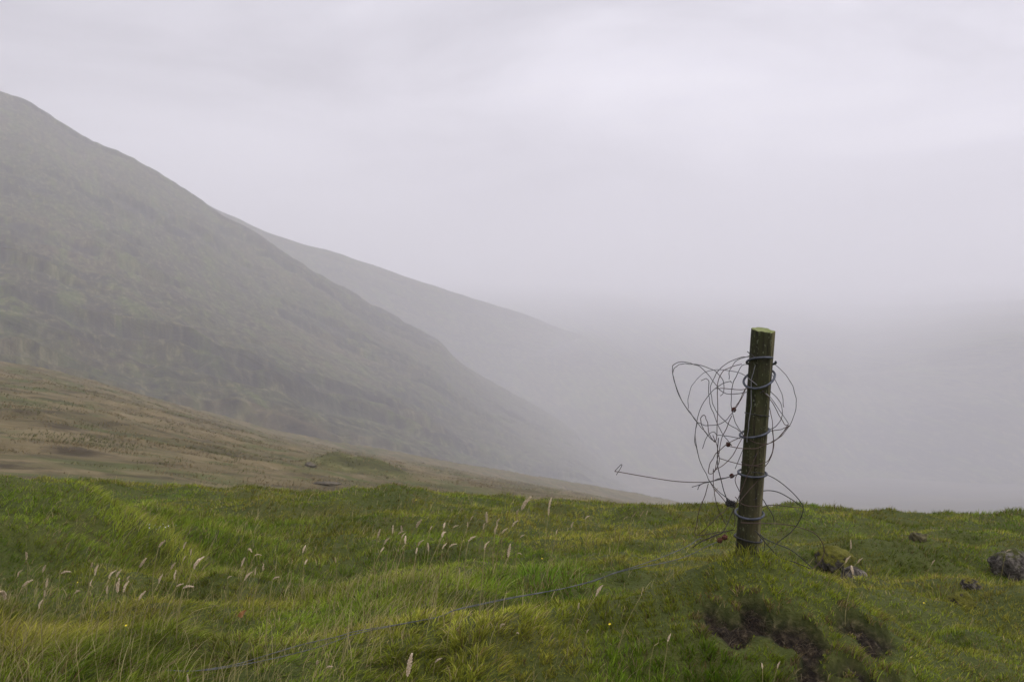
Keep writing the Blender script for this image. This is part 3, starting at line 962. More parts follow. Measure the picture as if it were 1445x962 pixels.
def build_stalks():
    stems = []
    for i, (ln) in enumerate((.16, .30, .42, .24, .10)):
        stems.append(stem_mesh('stem', .24, ln, i))
    heads = [head_mesh('seed_head', .062, 40 + i, c, m) for i, (c, m) in enumerate(((.25, 0), (.5, 0), (.1, 0), (.8, 0), (.2, 1), (.35, 0)))]
    for i, hm in enumerate(heads):
        hm.materials.append(M['tan'] if i == 4 else M['head'])
    for i, s in enumerate(stems):
        s[0].materials.append(M['stem'])
    protos = []
    for key in HEADS:
        px, py, sz = key
        tall = random.uniform(.20, .29)
        if py > 880: tall = random.uniform(.13, .17)
        if px > 1060: tall = .19
        p, d = hit(px, py, tall + .02)
        hi = random.choice((0, 1, 2, 3, 5, 5, 0)) if not (px > 860 and px < 930 or px in (649, 1008)) else 4
        if key in ((736, 709, 2.1),): hi = 0
        if key in ((7, 832, 1.6), (274, 792, 1.4)): hi = 3
        si = random.randrange(5)
        sc = max(sz * .84 * random.uniform(.7, 1.25), .40) * max(1.0, d / 6.5)
        me_s, tip = stems[si]
        k = tall / .24
        rz = random.uniform(-1.3, 1.3)
        gx = p[0] - (tip[0] * math.cos(rz) - tip[1] * math.sin(rz)) * k; gy = p[1] - (tip[0] * math.sin(rz) + tip[1] * math.cos(rz)) * k
        gz = float(ground_nofine(gx, gy))
        kz = max((p[2] - .5 * .05 * sc - gz) / .24, .2)
        t = empty('grass_stalk', (gx, gy, gz), rz)
        s = obj('stem', me_s, None, t); s.scale = (k, k, kz)
        h = obj('seed_head', heads[hi], None, t); h.location = (tip[0] * k, tip[1] * k, tip[2] * kz - .002)
        h.scale = (sc * 1.15, sc * 1.15, sc); h.rotation_euler = (random.uniform(-.25, .25), random.uniform(-.15, .95), random.uniform(-.3, .3))
        lab = LABELS.get(key)
        if lab:
            tag(t, lab, 'grass stalk')
        else:
            if px < 500:
                g = 'pale seed heads scattered over the left meadow'; lab = 'small pale drooping seed head among many in the left meadow'
            elif px < 800 and py < 790:
                g = 'pale seed heads in the middle cluster'; lab = 'small pale seed head in the crowded cluster in the middle meadow'
            elif px < 930 and py < 760:
                g = 'straw seed heads before the far grass edge'; lab = 'faint straw seed head between the tall pair and the post'
            elif px < 1000:
                g = 'sparse seed heads around the fallen wire'; lab = 'thin pale seed head in the grass around the fallen wire'
            elif py > 900:
                g = 'short seed stalks by the peat scar'; lab = 'short whitish seed stalk standing beside the bare peat scar'
            else:
                g = 'seed stalks by the mossy stone'; lab = 'thin pale seed stalk standing near the stones on the right'
            tag(t, lab, 'grass stalk', g)

    # dark sedge heads
    dk = head_mesh('seed_head', .03, 90, .2, 1); dk.materials.append(M['brown'])
    for px, py in ((357, 826), (387, 839), (343, 836), (325, 833), (520, 843), (614, 819), (487, 822), (714, 767), (753, 786), (131, 846), (160, 853)):
        tall = random.uniform(.15, .2)
        p, d = hit(px, py, tall)
        gz = float(ground_nofine(p[0], p[1])); kz = (p[2] - gz) / .24
        t = empty('sedge_stalk', (p[0], p[1], gz), random.uniform(0, 6))
        me_s, tip = stems[0]
        s = obj('stem', me_s, None, t); s.scale = (1, 1, kz)
        h = obj('seed_head', dk, None, t); h.location = (tip[0], tip[1], tip[2] * kz); h.scale = (1.3, 1.3, .9)
        tag(t, 'thin stalk with a small blackish brown head in the grass', 'sedge stalk', 'dark sedge heads dotted through the meadow')


def petal_disc(name, r, n, cup, seed):
    rr = np.random.default_rng(seed)
    V = []; T = []; Q = []
    for i in range(n):
        a = 2 * np.pi * i / n + rr.normal(0, .12)
        rad = r * rr.uniform(.85, 1.1)
        c, s = math.cos(a), math.sin(a); w = r * .34
        b = len(V)
        V += [(0, 0, 0), (c * rad * .6 - s * w, s * rad * .6 + c * w, cup * r * .35), (c * rad, s * rad, cup * r * .5), (c * rad * .6 + s * w, s * rad * .6 - c * w, cup * r * .35)]
        Q.append((b, b + 3, b + 2, b + 1))
    # centre boss
    th = np.linspace(0, 2 * np.pi, 7)[:-1]
    b = len(V)
    V += [(math.cos(t) * r * .28, math.sin(t) * r * .28, r * .12) for t in th] + [(0, 0, r * .3)]
    T = [(b + i, b + (i + 1) % 6, b + 6) for i in range(6)]
    return mesh_np(name, np.array(V), np.array(Q), np.array(T), smooth=False)


def build_flowers():
    st, tip = stem_mesh('stem', .12, .1, 3); st.materials.append(M['gstem'])
    ym = petal_disc('bloom', .011, 7, .8, 1); ym.materials.append(M['yellow'])
    wm = petal_disc('bloom', .017, 8, .5, 2); wm.materials.append(M['white'])
    def put(name, me, px, py, tall, lab, cat, group=None, scale=1.0, tilt=.5):
        scale *= .52
        p, d = hit(px, py, tall)
        gz = float(ground_nofine(p[0], p[1])); kz = (p[2] - gz) / .12
        t = empty(name, (p[0], p[1], gz), random.uniform(-.5, .5))
        s = obj('stem', st, None, t); s.scale = (1, 1, kz)
        b = obj('bloom', me, None, t); b.location = (tip[0], tip[1], tip[2] * kz); b.rotation_euler = (tilt, random.uniform(-.3, .3), 0); b.scale = (scale,) * 3
        tag(t, lab, cat, group)
    put('yellow_flower', ym, 856, 880, .12, 'tiny yellow flower in the bright grass left of the peat scar', 'flower')
    put('yellow_flower', ym, 174, 882, .2, 'tiny yellow flower low in the left foreground grass', 'flower')
    put('yellow_flower', ym, 107, 821, .2, 'tiny yellow flower among the seed heads of the left meadow', 'flower', None, .8)
    put('yellow_flower', ym, 762, 788, .14, 'tiny yellow flower in the grass below the middle seed cluster', 'flower', None, .9)
    put('yellow_flower', ym, 586, 705, .12, 'tiny yellow flower on the far hummock behind the seed cluster', 'flower', None, 1.2)
    put('yellow_flower', ym, 1300, 850, .08, 'tiny yellow flower in the grass left of the two small stones', 'flower', None, .9)
    for i, (zx, zy) in enumerate(((625, 297), (650, 299), (680, 295), (705, 303), (622, 312), (652, 316), (690, 309), (735, 300), (671, 305), (664, 312))):
        put('white_flower', wm, zx * .3347, 640 + zy * .3347, .21, 'small white flower in the tight patch in the grassy hollow', 'flower',
            'white flowers in the hollow on the left', random.uniform(.3, .7), 1.1)
    # withered orange leaf
    p, d = hit(335, 870, .16)
    V = []
    u = np.linspace(0, 1, 7)
    for k in u:
        w = .011 * math.sin(math.pi * (k * .9 + .05))
        V += [(-w, .004 * math.sin(k * 9), k * .05), (w, .006 * math.cos(k * 7), k * .032)]
    me = mesh_np('withered_leaf', np.array(V), grid_faces(7, 2))
    o = obj('withered_leaf', me, M['orange']); o.location = tuple(p); o.rotation_euler = (.4, .9, .3)
    tag(o, 'withered orange brown leaf caught in the left foreground grass', 'leaf')


# ------------------------------------------------------------------ fence post
DP = 4.70
B0 = P(1054, 785, DP); T0 = P(1077, 466, DP - .03)
AX = (T0 - B0); PL = float(np.linalg.norm(AX)); AX = AX / PL
PXV = np.array([1.0, 0, 0]) - AX * AX[0]; PXV /= np.linalg.norm(PXV)      # right
PYV = np.cross(AX, PXV)                                                   # away from the camera
PR = .0505


def axis_at(py):
    return B0 + AX * PL * (785 - py) / (785 - 466)


def build_post():
    t = empty('fence_post', B0)
    tag(t, 'weathered greenish round wooden post leaning slightly right on the grassy mound', 'fence post')
    nseg, nr = 48, 90
    s = np.linspace(-.30, PL, nr)
    th = np.linspace(0, 2 * np.pi, nseg, endpoint=False)
    S, TH = np.meshgrid(s, th, indexing='ij')
    r = PR * (1 + .012 * fbm(TH * 1.2 + 3, S * 5, 2, 301)) * np.interp(S, [-.3, .1, .6, PL], [1.02, 1.0, .985, 1.0])
    r = r + .0016 * vnoise(np.cos(TH) * 6 + 9, S * 2 + np.sin(TH) * 6, 305)
    r = r * (1 + .05 * np.exp(-((S - (PL - .085)) / .012) ** 2) * np.exp(-((TH - 6.1) / .25) ** 2))
    X = r * np.cos(TH); Y = r * np.sin(TH)
    # two planed flats on the right front
    flats = np.zeros_like(X)
    for ang, cut in ((-.50, .905), (-1.95, .965), (2.2, .95)):
        nx, ny = math.cos(ang), math.sin(ang)
        dd = X * nx + Y * ny - PR * cut
        over = np.clip(dd, 0, None)
        X -= nx * over; Y -= ny * over
        if ang == -.50:
            flats = np.maximum(flats, sstep(0, .0018, over))
    # drying crack on the front
    ck = np.exp(-((TH - (4.55 + .05 * np.sin(S * 7))) / .05) ** 2) * sstep(.05, .15, S) * sstep(.85, .6, S)
    for a0, s0, dep in ((4.95, .24, 1.0), (5.35, .10, .8), (4.1, .16, .9), (3.7, .4, .6)):
        ck = np.maximum(ck, dep * np.exp(-((TH - (a0 + .03 * np.sin(S * 11 + a0))) / .035) ** 2) * sstep(PL - s0, PL - s0 * .4, S))
    X *= 1 - .09 * ck; Y *= 1 - .09 * ck
    # oblique saw cut on the top, sloping down to the viewer, softly rounded rim
    cut = np.where(S > PL - 1e-6, 1, 0)
    H = S + cut * (Y * .17 + X * -.06 + .0035 * vnoise(TH * 3.2, TH * 0 + 3.3, 333) - .004 * ck)
    V = (X[..., None] * PXV + Y[..., None] * PYV + H[..., None] * AX)
    rim = V[-1].copy()
    inner1 = rim * 1.0
    cen = rim.mean(0)
    rings = [cen + (rim - cen) * k + AX * e for k, e in ((.965, .0022), (.7, .003), (.35, .0026))]
    allV = np.vstack([V.reshape(-1, 3)] + rings + [[cen + AX * .003]])
    Q = grid_faces(nr + 3, nseg, True)
    c = np.arange(nseg); b = (nr + 2) * nseg
    Tt = np.stack([b + c, b + (c + 1) % nseg, np.full(nseg, (nr + 3) * nseg)], -1)
    me = mesh_np('timber', allV, Q, Tt)
    fattr(me, 'planed_lit', np.concatenate([flats.ravel(), np.zeros(3 * nseg + 1)]))
    eg = np.zeros(len(allV)); eg[nr * nseg:] = 1
    fattr(me, 'endgrain', eg)
    obj('timber', me, M['wood'], t)
    # fencing staples on the front face
    for py, off in ((585, .004), (551, .002), (640, -.008), (700, .006)):
        c0 = axis_at(py) - B0
        w = .006
        pts = []
        for k in np.linspace(0, math.pi, 9):
            pts.append(c0 + PXV * (off + w * math.cos(k)) - PYV * (PR * .97 + .009 * math.sin(k)) + AX * .004 * math.cos(k))
        pts = [pts[0] + PYV * .01] + pts + [pts[-1] + PYV * .01]
        tube_obj('staple', np.array(pts), .0017, M['dark'], t)


def ring(py, r, amp, hi, wr, mat, label, cat='wire ring', shift=(0, 0), gap=0.0, name='wire_ring', spir=0.0, squash=1.0):
    c = axis_at(py)
    ph = np.linspace(-math.pi / 2 + gap / 2 + .9, 1.5 * math.pi - gap / 2 + .9, 72, endpoint=gap > 0)
    zo = amp * np.cos(ph - hi) + spir * (ph - ph.mean()) / (2 * math.pi)
    rr = r * (1 + .02 * np.sin(3 * ph + py))
    pts = c + ((rr * np.cos(ph) + shift[0])[:, None] * PXV + (rr * squash * np.sin(ph) + shift[1])[:, None] * PYV + zo[:, None] * AX)
    o = tube_obj(name, pts, wr, mat, None, 10, gap == 0, origin=c)
    return tag(o, label, cat)


def build_rings():
    RW = .0050
    ring(510, .0605, .017, math.radians(-80), RW, M['ring'], 'thick grey wire hoop nearest the top of the post, arching upward', shift=(.001, 0), gap=.5, spir=.012)
    ring(534, .0640, .040, math.radians(52), RW, M['ring'], 'thick grey wire hoop hanging loose and steeply tilted below the top hoop', shift=(-.001, .002))
    ring(610, .0610, .020, math.radians(28), RW, M['ring'], 'thick grey wire hoop round the middle of the post, tilted down to the left', shift=(-.004, .003))
    ring(667, .0600, .009, math.radians(75), RW * .95, M['ring'], 'thick grey wire hoop below the middle of the post, nearly level', shift=(-.002, .003))
    ring(724, .0600, .014, math.radians(78), RW, M['ring'], 'thick grey wire hoop low on the post beside the black wire wad', shift=(-.002, .004))
    ring(759, .0575, .007, math.radians(150), RW * .85, M['dark'], 'dark wire hoop round the foot of the post just above the grass', shift=(0, 0))
    ring(584, .0515, .004, math.radians(200), .0018, M['dark'], 'thin dark wire stapled tight round the upper half of the post', 'wire band', name='wire_band')
    ring(654, .0515, .004, math.radians(150), .0014, M['rust'], 'thin rusty wire tight round the lower half of the post', 'wire band', name='wire_band')


# strands in photo pixels; flag: f = passes in front of the post, b = behind
def z1(pts): return [(840 + x * .3949, 440 + y * .395) for x, y in pts]
def z2(pts): return [(930 + x * .19755, 450 + y * .1975) for x, y in pts]


STRANDS = [
    ('f', 'grey', z2([(650, 268), (590, 272), (520, 298), (440, 352), (400, 405), (370, 480), (375, 560), (400, 640), (450, 710), (520, 765), (572, 792), (600, 830)])),
    ('b', 'grey', z2([(410, 880), (370, 855), (320, 795), (265, 728), (200, 640), (145, 545), (112, 440), (95, 365), (105, 325), (150, 306), (220, 317), (290, 340), (360, 408), (420, 490), (470, 525), (540, 537), (630, 522)])),
    ('b', 'grey', z2([(265, 725), (205, 645), (140, 540), (104, 420), (98, 380), (120, 340), (165, 320), (220, 320), (300, 332), (380, 362), (430, 400), (462, 450), (460, 520), (438, 549)])),
    ('f', 'bright', z2([(210, 640), (208, 565), (235, 475), (290, 412), (350, 375), (420, 362), (500, 368), (590, 392), (660, 440), (740, 510), (820, 590), (880, 680), (925, 748)])),
    ('b', 'grey', z2([(275, 955), (258, 870), (266, 740), (300, 630), (360, 535), (420, 480), (480, 450), (508, 443), (520, 455)])),
    ('b', 'grey', z2([(300, 440), (340, 427), (356, 450), (354, 540), (368, 620), (395, 690), (430, 775), (480, 860), (520, 905)])),
    ('b', 'rust', z2([(590, 322), (490, 352), (440, 400), (417, 480), (416, 580), (417, 700), (412, 830), (400, 875), (372, 850), (350, 780), (338, 715), (322, 688), (303, 700), (300, 745), (320, 790), (350, 835)])),
    ('f', 'rust', z2([(400, 497), (500, 498), (590, 502), (650, 490)])),
    ('b', 'grey', z2([(650, 262), (560, 290), (520, 345), (500, 385), (500, 430)])),
    ('b', 'grey', z2([(640, 322), (590, 335), (545, 420), (518, 500), (515, 590), (528, 690), (560, 765), (600, 830)])),
    ('b', 'rust', z2([(622, 490), (600, 550), (570, 600), (540, 645)])),
    ('f', 'rust', z2([(612, 505), (585, 560), (555, 610), (535, 650)])),
    ('b', 'grey', z2([(540, 645), (505, 690), (460, 735), (400, 755), (330, 757), (270, 735)])),
    ('b', 'rust', z2([(520, 690), (485, 775), (450, 850), (425, 955), (400, 1080)])),
    ('b', 'grey', z2([(820, 318), (880, 370), (940, 450), (975, 540), (978, 620), (945, 735), (885, 820), (820, 870), (750, 902), (640, 915)])),
    ('b', 'grey', z2([(810, 400), (860, 500), (885, 570), (890, 628)])),
    ('b', 'grey', z2([(780, 500), (840, 560), (880, 640), (872, 715), (830, 770), (760, 800)])),
    ('f', 'rust', z2([(660, 435), (760, 530), (810, 600), (860, 690), (900, 750), (935, 765)])),
    ('b', 'rust', z2([(778, 600), (800, 680), (815, 780), (815, 900), (795, 1000), (740, 1075)])),
    ('b', 'rust', z2([(930, 765), (870, 785), (760, 805), (600, 830)])),
    ('f', 'rust', z2([(920, 770), (850, 850), (790, 885), (720, 890), (640, 860), (598, 832)])),
    ('f', 'bright', z2([(800, 232), (745, 265), (708, 290), (680, 360), (657, 450), (655, 600), (648, 720), (632, 830), (628, 880)])),
    ('f', 'dark', z2([(630, 232), (665, 258), (706, 290)])),
    ('b', 'grey', z1([(365, 395), (358, 450), (366, 505), (385, 555), (405, 600)])),
    ('b', 'rust', z1([(520, 447), (465, 475), (430, 510), (408, 545), (405, 575), (425, 572), (443, 530), (436, 480), (420, 440)])),
    ('b', 'rust', z1([(525, 450), (490, 510), (455, 548), (420, 570)])),
    ('b', 'grey', z1([(383, 488), (395, 455), (420, 428), (436, 440), (455, 440), (520, 452)])),
    ('f', 'rust', z1([(632, 420), (636, 470), (625, 520), (600, 540), (550, 548), (495, 538), (442, 522)])),
    ('f', 'rust', z1([(690, 400), (655, 450), (600, 478), (545, 488), (480, 480)])),
    ('f', 'rust', z1([(585, 490), (556, 555), (530, 620), (502, 690)])),
    ('f', 'rust', z1([(590, 590), (555, 630), (520, 670), (498, 700)])),
    ('f', 'rust', z1([(500, 660), (530, 688), (575, 694), (592, 690)])),
    ('b', 'grey', z1([(345, 625), (400, 608), (470, 592), (520, 575)])),
    ('b', 'dark', z1([(366, 634), (376, 616), (408, 607), (440, 597), (500, 583)])),
    ('b', 'rust', z1([(404, 612), (392, 655), (374, 705), (360, 770), (358, 794), (400, 795), (450, 785), (500, 778)])),
    ('b', 'rust', z1([(405, 598), (432, 640), (470, 684)])),
    ('b', 'grey', z1([(405, 600), (440, 640), (492, 680)])),
    ('b', 'rust', z1([(422, 560), (424, 640), (440, 700), (466, 758)])),
    ('b', 'dark', z1([(440, 450), (437, 540), (452, 610), (470, 668)])),
    ('b', 'rust', z1([(484, 690), (440, 728), (395, 772), (370, 796)])),
    ('b', 'dark', z1([(500, 692), (482, 735), (455, 785), (410, 805), (372, 822), (348, 842)])),
    ('b', 'rust', z1([(492, 700), (500, 745), (490, 775), (430, 800), (385, 818)])),
    ('b', 'rust', z1([(520, 560), (500, 600), (515, 640)])),
    ('b', 'grey', z1([(500, 560), (535, 470), (548, 440)])),
]
LOOPS = [
    ('f', 'dark', z1([(560, 572), (604, 578), (650, 600), (700, 640), (735, 680), (743, 705), (730, 745), (700, 785), (655, 820), (640, 840)])),
    ('b', 'dark', z1([(575, 650), (605, 638), (650, 642), (695, 665), (742, 697)])),
    ('b', 'dark', z1([(560, 660), (592, 662), (612, 690), (632, 722), (640, 750)])),
    ('b', 'rust', z1([(590, 700), (620, 690), (670, 692), (705, 697), (740, 699)])),
    ('f', 'rust', z1([(520, 752), (585, 755), (650, 756), (720, 766), (780, 788), (808, 818), (818, 858), (802, 893), (770, 920), (712, 940)])),
    ('f', 'dark', z1([(570, 780), (600, 805), (640, 825), (700, 850), (750, 890), (776, 915)])),
    ('f', 'dark', z1([(580, 792), (610, 825), (650, 868), (700, 902), (745, 920), (772, 918)])),
    ('b', 'dark', z1([(588, 790), (603, 815), (605, 845), (594, 872)])),
    ('f', 'dark', z1([(566, 862), (592, 892), (622, 922)])),
]


def strand3d(flag, pts, seed, spread=.085):
    r = np.random.default_rng(seed)
    n = len(pts)
    off = np.zeros(n)
    a0, a1, f0 = r.uniform(-1, 1), r.uniform(-1, 1), r.uniform(1.5, 4)
    for i, (x, y) in enumerate(pts):
        u = i / max(n - 1, 1)
        o = spread * (.6 * math.sin(f0 * u + a0 * 3) + .5 * a1 * u)
        cx = np.interp(y, [466, 785], [1077, 1054])
        w = max(0.0, 1 - max(0.0, abs(x - cx) - 15) / 26)
        need = -.068 if flag == 'f' else .068
        o = o * (1 - w) + need * w
        if flag == 'f' and w > .5: o = -.060 - .012 * r.random()
        off[i] = o
    return np.array([P(x, y, DP + o) for (x, y), o in zip(pts, off)])


def kink(p, seed):
    # old wire is never a smooth curve: small bends every few centimetres
    r = np.random.default_rng(900 + seed)
    n = len(p); k = max(3, n // 4)
    kn = r.normal(0, .0012, (k, 3)); kn[0] = 0; kn[-1] = 0
    t = np.linspace(0, k - 1, n)
    return p + np.stack([np.interp(t, np.arange(k), kn[:, c]) for c in range(3)], -1)


def build_tangle():
    c = axis_at(620)
    org = axis_at(640) + PXV * -.12
    t = empty('wire_tangle', org)
    tag(t, 'big loose tangle of thin rusty wire loops snagged round the upper post', 'wire tangle')
    for i, (fl, m, pts) in enumerate(STRANDS):
        pp = kink(spline(strand3d(fl, pts, 500 + i), 9), i) - org
        tube_obj('strand', pp, (.0017 if m != 'dark' else .0020), M[m], t, 6)
    for zx, zy, s in ((495, 349, 1), (475, 473, .95), (488, 585, .95)):
        x, y = z1([(zx, zy)])[0]
        lump('rust_knot', P(x, y, DP + .02) - org, .0105 * s, t, int(zx))

    # the wad of wound black wire
    x, y = z1([(484, 684)])[0]
    o = P(x, y, DP - .03)
    r = np.random.default_rng(5)
    pts = []
    for k in range(70):
        a = k * 1.15
        pts.append(o + np.array([.021 * math.cos(a) * r.uniform(.5, 1), .018 * math.sin(a * .83) * r.uniform(.5, 1), .015 * math.sin(a * 1.31) * r.uniform(.5, 1) - .004 * math.cos(a)]))
    w = tube_obj('wire_wad', spline(pts, 4), .0026, M['dark'], None, 6, origin=o)
    tag(w, 'small wad of tightly wound black wire low on the left of the post', 'wire wad')

    # wire arm that sticks out to the left with a folded tip
    pa = z1([(70, 568), (80, 557), (92, 545), (95, 548), (88, 562), (75, 582)])
    pts = [P(px, py, DP - .12 + .004 * i) for i, (px, py) in enumerate(pa)]
    arm = z1([(70, 569), (95, 573), (180, 588), (275, 603), (350, 608), (405, 606), (450, 596), (520, 577)])
    offs = np.linspace(-.12, .07, len(arm))
    pts2 = [P(px, py, DP + o) for (px, py), o in zip(arm, offs)]
    e = empty('loose_wire', pts2[4])
    tag(e, 'long wire sticking out left of the post with a folded hook at its end', 'wire')
    tube_obj('wire', spline(pts2, 10) - np.array(pts2[4]), .0019, M['rust'], e)
    tube_obj('hook', spline(pts, 5) - np.array(pts2[4]), .0014, M['dark'], e)

    # loops low on the right
    org = axis_at(760) + PXV * .1
    t = empty('wire_coil', org)
    tag(t, 'wide open loops of dark wire springing from the foot of the post to the right', 'wire coil')
    for i, (fl, m, pts) in enumerate(LOOPS):
        pp = spline(strand3d(fl, pts, 700 + i, .07), 9) - org
        for q in pp:      # keep it out of the turf
            q[2] = max(q[2], float(ground_nofine(q[0] + org[0], q[1] + org[1])) + .012 - org[2])
        tube_obj('strand', pp, .0020, M[m], t, 6)


def lump(name, p, r, parent, seed):
    import bmesh
    bm = bmesh.new(); bmesh.ops.create_icosphere(bm, subdivisions=3, radius=r)
    rr = np.random.default_rng(seed)
    ph = rr.uniform(0, 6, 6)
    for v in bm.verts:
        a = v.co / r
        k = 1 + .22 * math.sin(4 * a.x + ph[0]) * math.sin(5 * a.y + ph[1]) + .16 * math.sin(9 * a.z + ph[2]) * math.sin(8 * a.x + ph[3])
        v.co = v.co * k
    me = bpy.data.meshes.new(name); bm.to_mesh(me); bm.free()
    o = obj(name, me, M['knot'], parent); o.location = tuple(float(x) for x in p)
    return o


def build_fallen_wire():
    def path(pts, h):
        out = []
        for i, (px, py) in enumerate(pts):
            d = float(np.interp(px, [235, 400, 500, 640, 800, 900, 960, 1012], [4.15, 4.32, 4.40, 4.47, 4.54, 4.57, 4.60, 4.63]))
            p = P(px, py, d)
            g = float(ground_nofine(p[0], p[1]))
            p[2] = min(max(p[2], g + .03), g + .13) if px < 940 else max(p[2], g + .03)
            out.append(p)
        return np.array(out)
    a = path([(990, 759), (984, 761), (970, 762), (939, 776), (899, 787), (864, 797), (840, 804), (800, 814), (760, 827), (722, 838), (680, 851), (640, 867), (620, 873),
              (560, 884), (500, 896), (478, 893), (430, 906), (380, 923), (330, 941), (270, 962), (235, 985)], .092)
    b = path([(1012, 764), (990, 774), (974, 782), (943, 790), (880, 799), (840, 805), (800, 815), (760, 828), (722, 840), (680, 853), (640, 869), (620, 876), (560, 887),
              (500, 899), (470, 908), (430, 917), (360, 935), (290, 957), (240, 985)], .092)
    # smooth the depth so that the wire runs taut over the bumps
    for q in (a, b):
        for _ in range(2):
            q[2:-1, 2] = .5 * q[2:-1, 2] + .25 * (q[1:-2, 2] + q[3:, 2])
    org = a[9].copy()
    t = empty('fallen_wire', org)
    tag(t, 'old grey twisted fence wire lying through the grass down to the lower left', 'fence wire')
    tube_obj('strand', spline(a, 8) - org, .0016, M['fence'], t)
    tube_obj('strand', spline(b, 8) - org, .0015, M['fence'], t)
    for zx, zy in ((445, 815), (462, 804)):
        x, y = z1([(zx, zy)])[0]
        p = P(x, y, DP - .10)
        k = lump('rust_lump', p, .0115, None, int(zy)); k.name = 'rust_lump'
        tag(k, 'dark red rusty lump at the foot of the post, %s of the pair' % ('lower and left' if zy == 815 else 'upper and right'), 'rust lump')


# ------------------------------------------------------------------ stones
def stone(px, py, w, h, dpt, mat, seed, label, sink=.35, rz=0.0, tilt=0.0, planes=10, d=None, name='stone'):
    import bmesh
    p, dd = hit(px, py, 0.0)
    bm = bmesh.new(); bmesh.ops.create_icosphere(bm, subdivisions=5, radius=1)
    r = np.random.default_rng(seed)
    co = np.array([v.co[:] for v in bm.verts])
    for _ in range(planes):
        n = r.normal(0, 1, 3); n[2] = n[2] * .8 + .15; n /= np.linalg.norm(n)
        k = r.uniform(.58, .88)
        over = np.clip(co @ n - k, 0, None)
        co = co - over[:, None] * n
    nn = .09 * fbm(co[:, 0] * 2.2 + seed, co[:, 1] * 2.2 + co[:, 2] * 1.7, 4, seed) + .075 * fbm(co[:, 0] * 7 + co[:, 2] * 5, co[:, 1] * 8 - co[:, 2] * 4, 3, seed + 3)
    co = co * (1 + nn[:, None])
    ct, st = math.cos(tilt), math.sin(tilt)
    co = np.stack([co[:, 0] * ct - co[:, 2] * st, co[:, 1], co[:, 0] * st + co[:, 2] * ct], -1)
    co = co * np.array([w / 2, dpt / 2, h / (2 - 2 * sink) * 1.0])
    for v, c in zip(bm.verts, co):
        v.co = c
    me = bpy.data.meshes.new(name); bm.to_mesh(me); bm.free()
    for pl in me.polygons: pl.use_smooth = True
    o = obj(name, me, mat)
    top = h / (2 - 2 * sink)
    o.location = (float(p[0]), float(p[1]) + dpt * .2, float(p[2]) + h - top - .02)
    o.rotation_euler = (0, 0, rz)
    tag(o, label, 'stone')
    return o


def build_stones():
    s = lambda px, d: px / F * d
    stone(1184, 802, .30, .19, .30, M['mossrock'], 3, 'rounded stone covered in yellow green moss right of the post', rz=.2, name='mossy_stone')
    stone(1203, 815, .19, .085, .14, M['slab'], 8, 'bare grey stone leaning against the front of the mossy stone', rz=-.1, tilt=-.45)
    stone(1437, 815, .42, .225, .36, M['darkrock'], 12, 'large dark angular boulder with patchy moss at the right edge', rz=.4, planes=14, name='boulder')
    stone(1372, 832, .135, .085, .14, M['palerock'], 17, 'small pale grey stone, the upper of two near the dark boulder', rz=.5)
    stone(1358, 853, .165, .085, .15, M['mossrock'], 23, 'small flat stone with mossy top, the lower of two near the boulder', rz=.1)
    stone(1297, 764, .15, .10, .16, M['slab'], 29, 'small brown peaty lump in the grass behind the mossy stone', rz=.1, name='peat_lump').data.materials[0] = mat_plain('peat_lump_soil', (.040, .036, .018), (.10, .085, .036), 25, .95)
    # stones far out on the moor
    for px, py, d, w, h, lab in ((462, 682, 30, .85, .07, 'low flat brown stone lying on the edge of the brown moor'),
                                 (437, 656, 68, .9, .26, 'brown rock on the left end of the green hummock on the moor')):
        p = P(px, py, d)
        o = stone(px, py, w, h, w * .7, M['bank'], int(d), lab)
        o.location = tuple(float(v) for v in p)


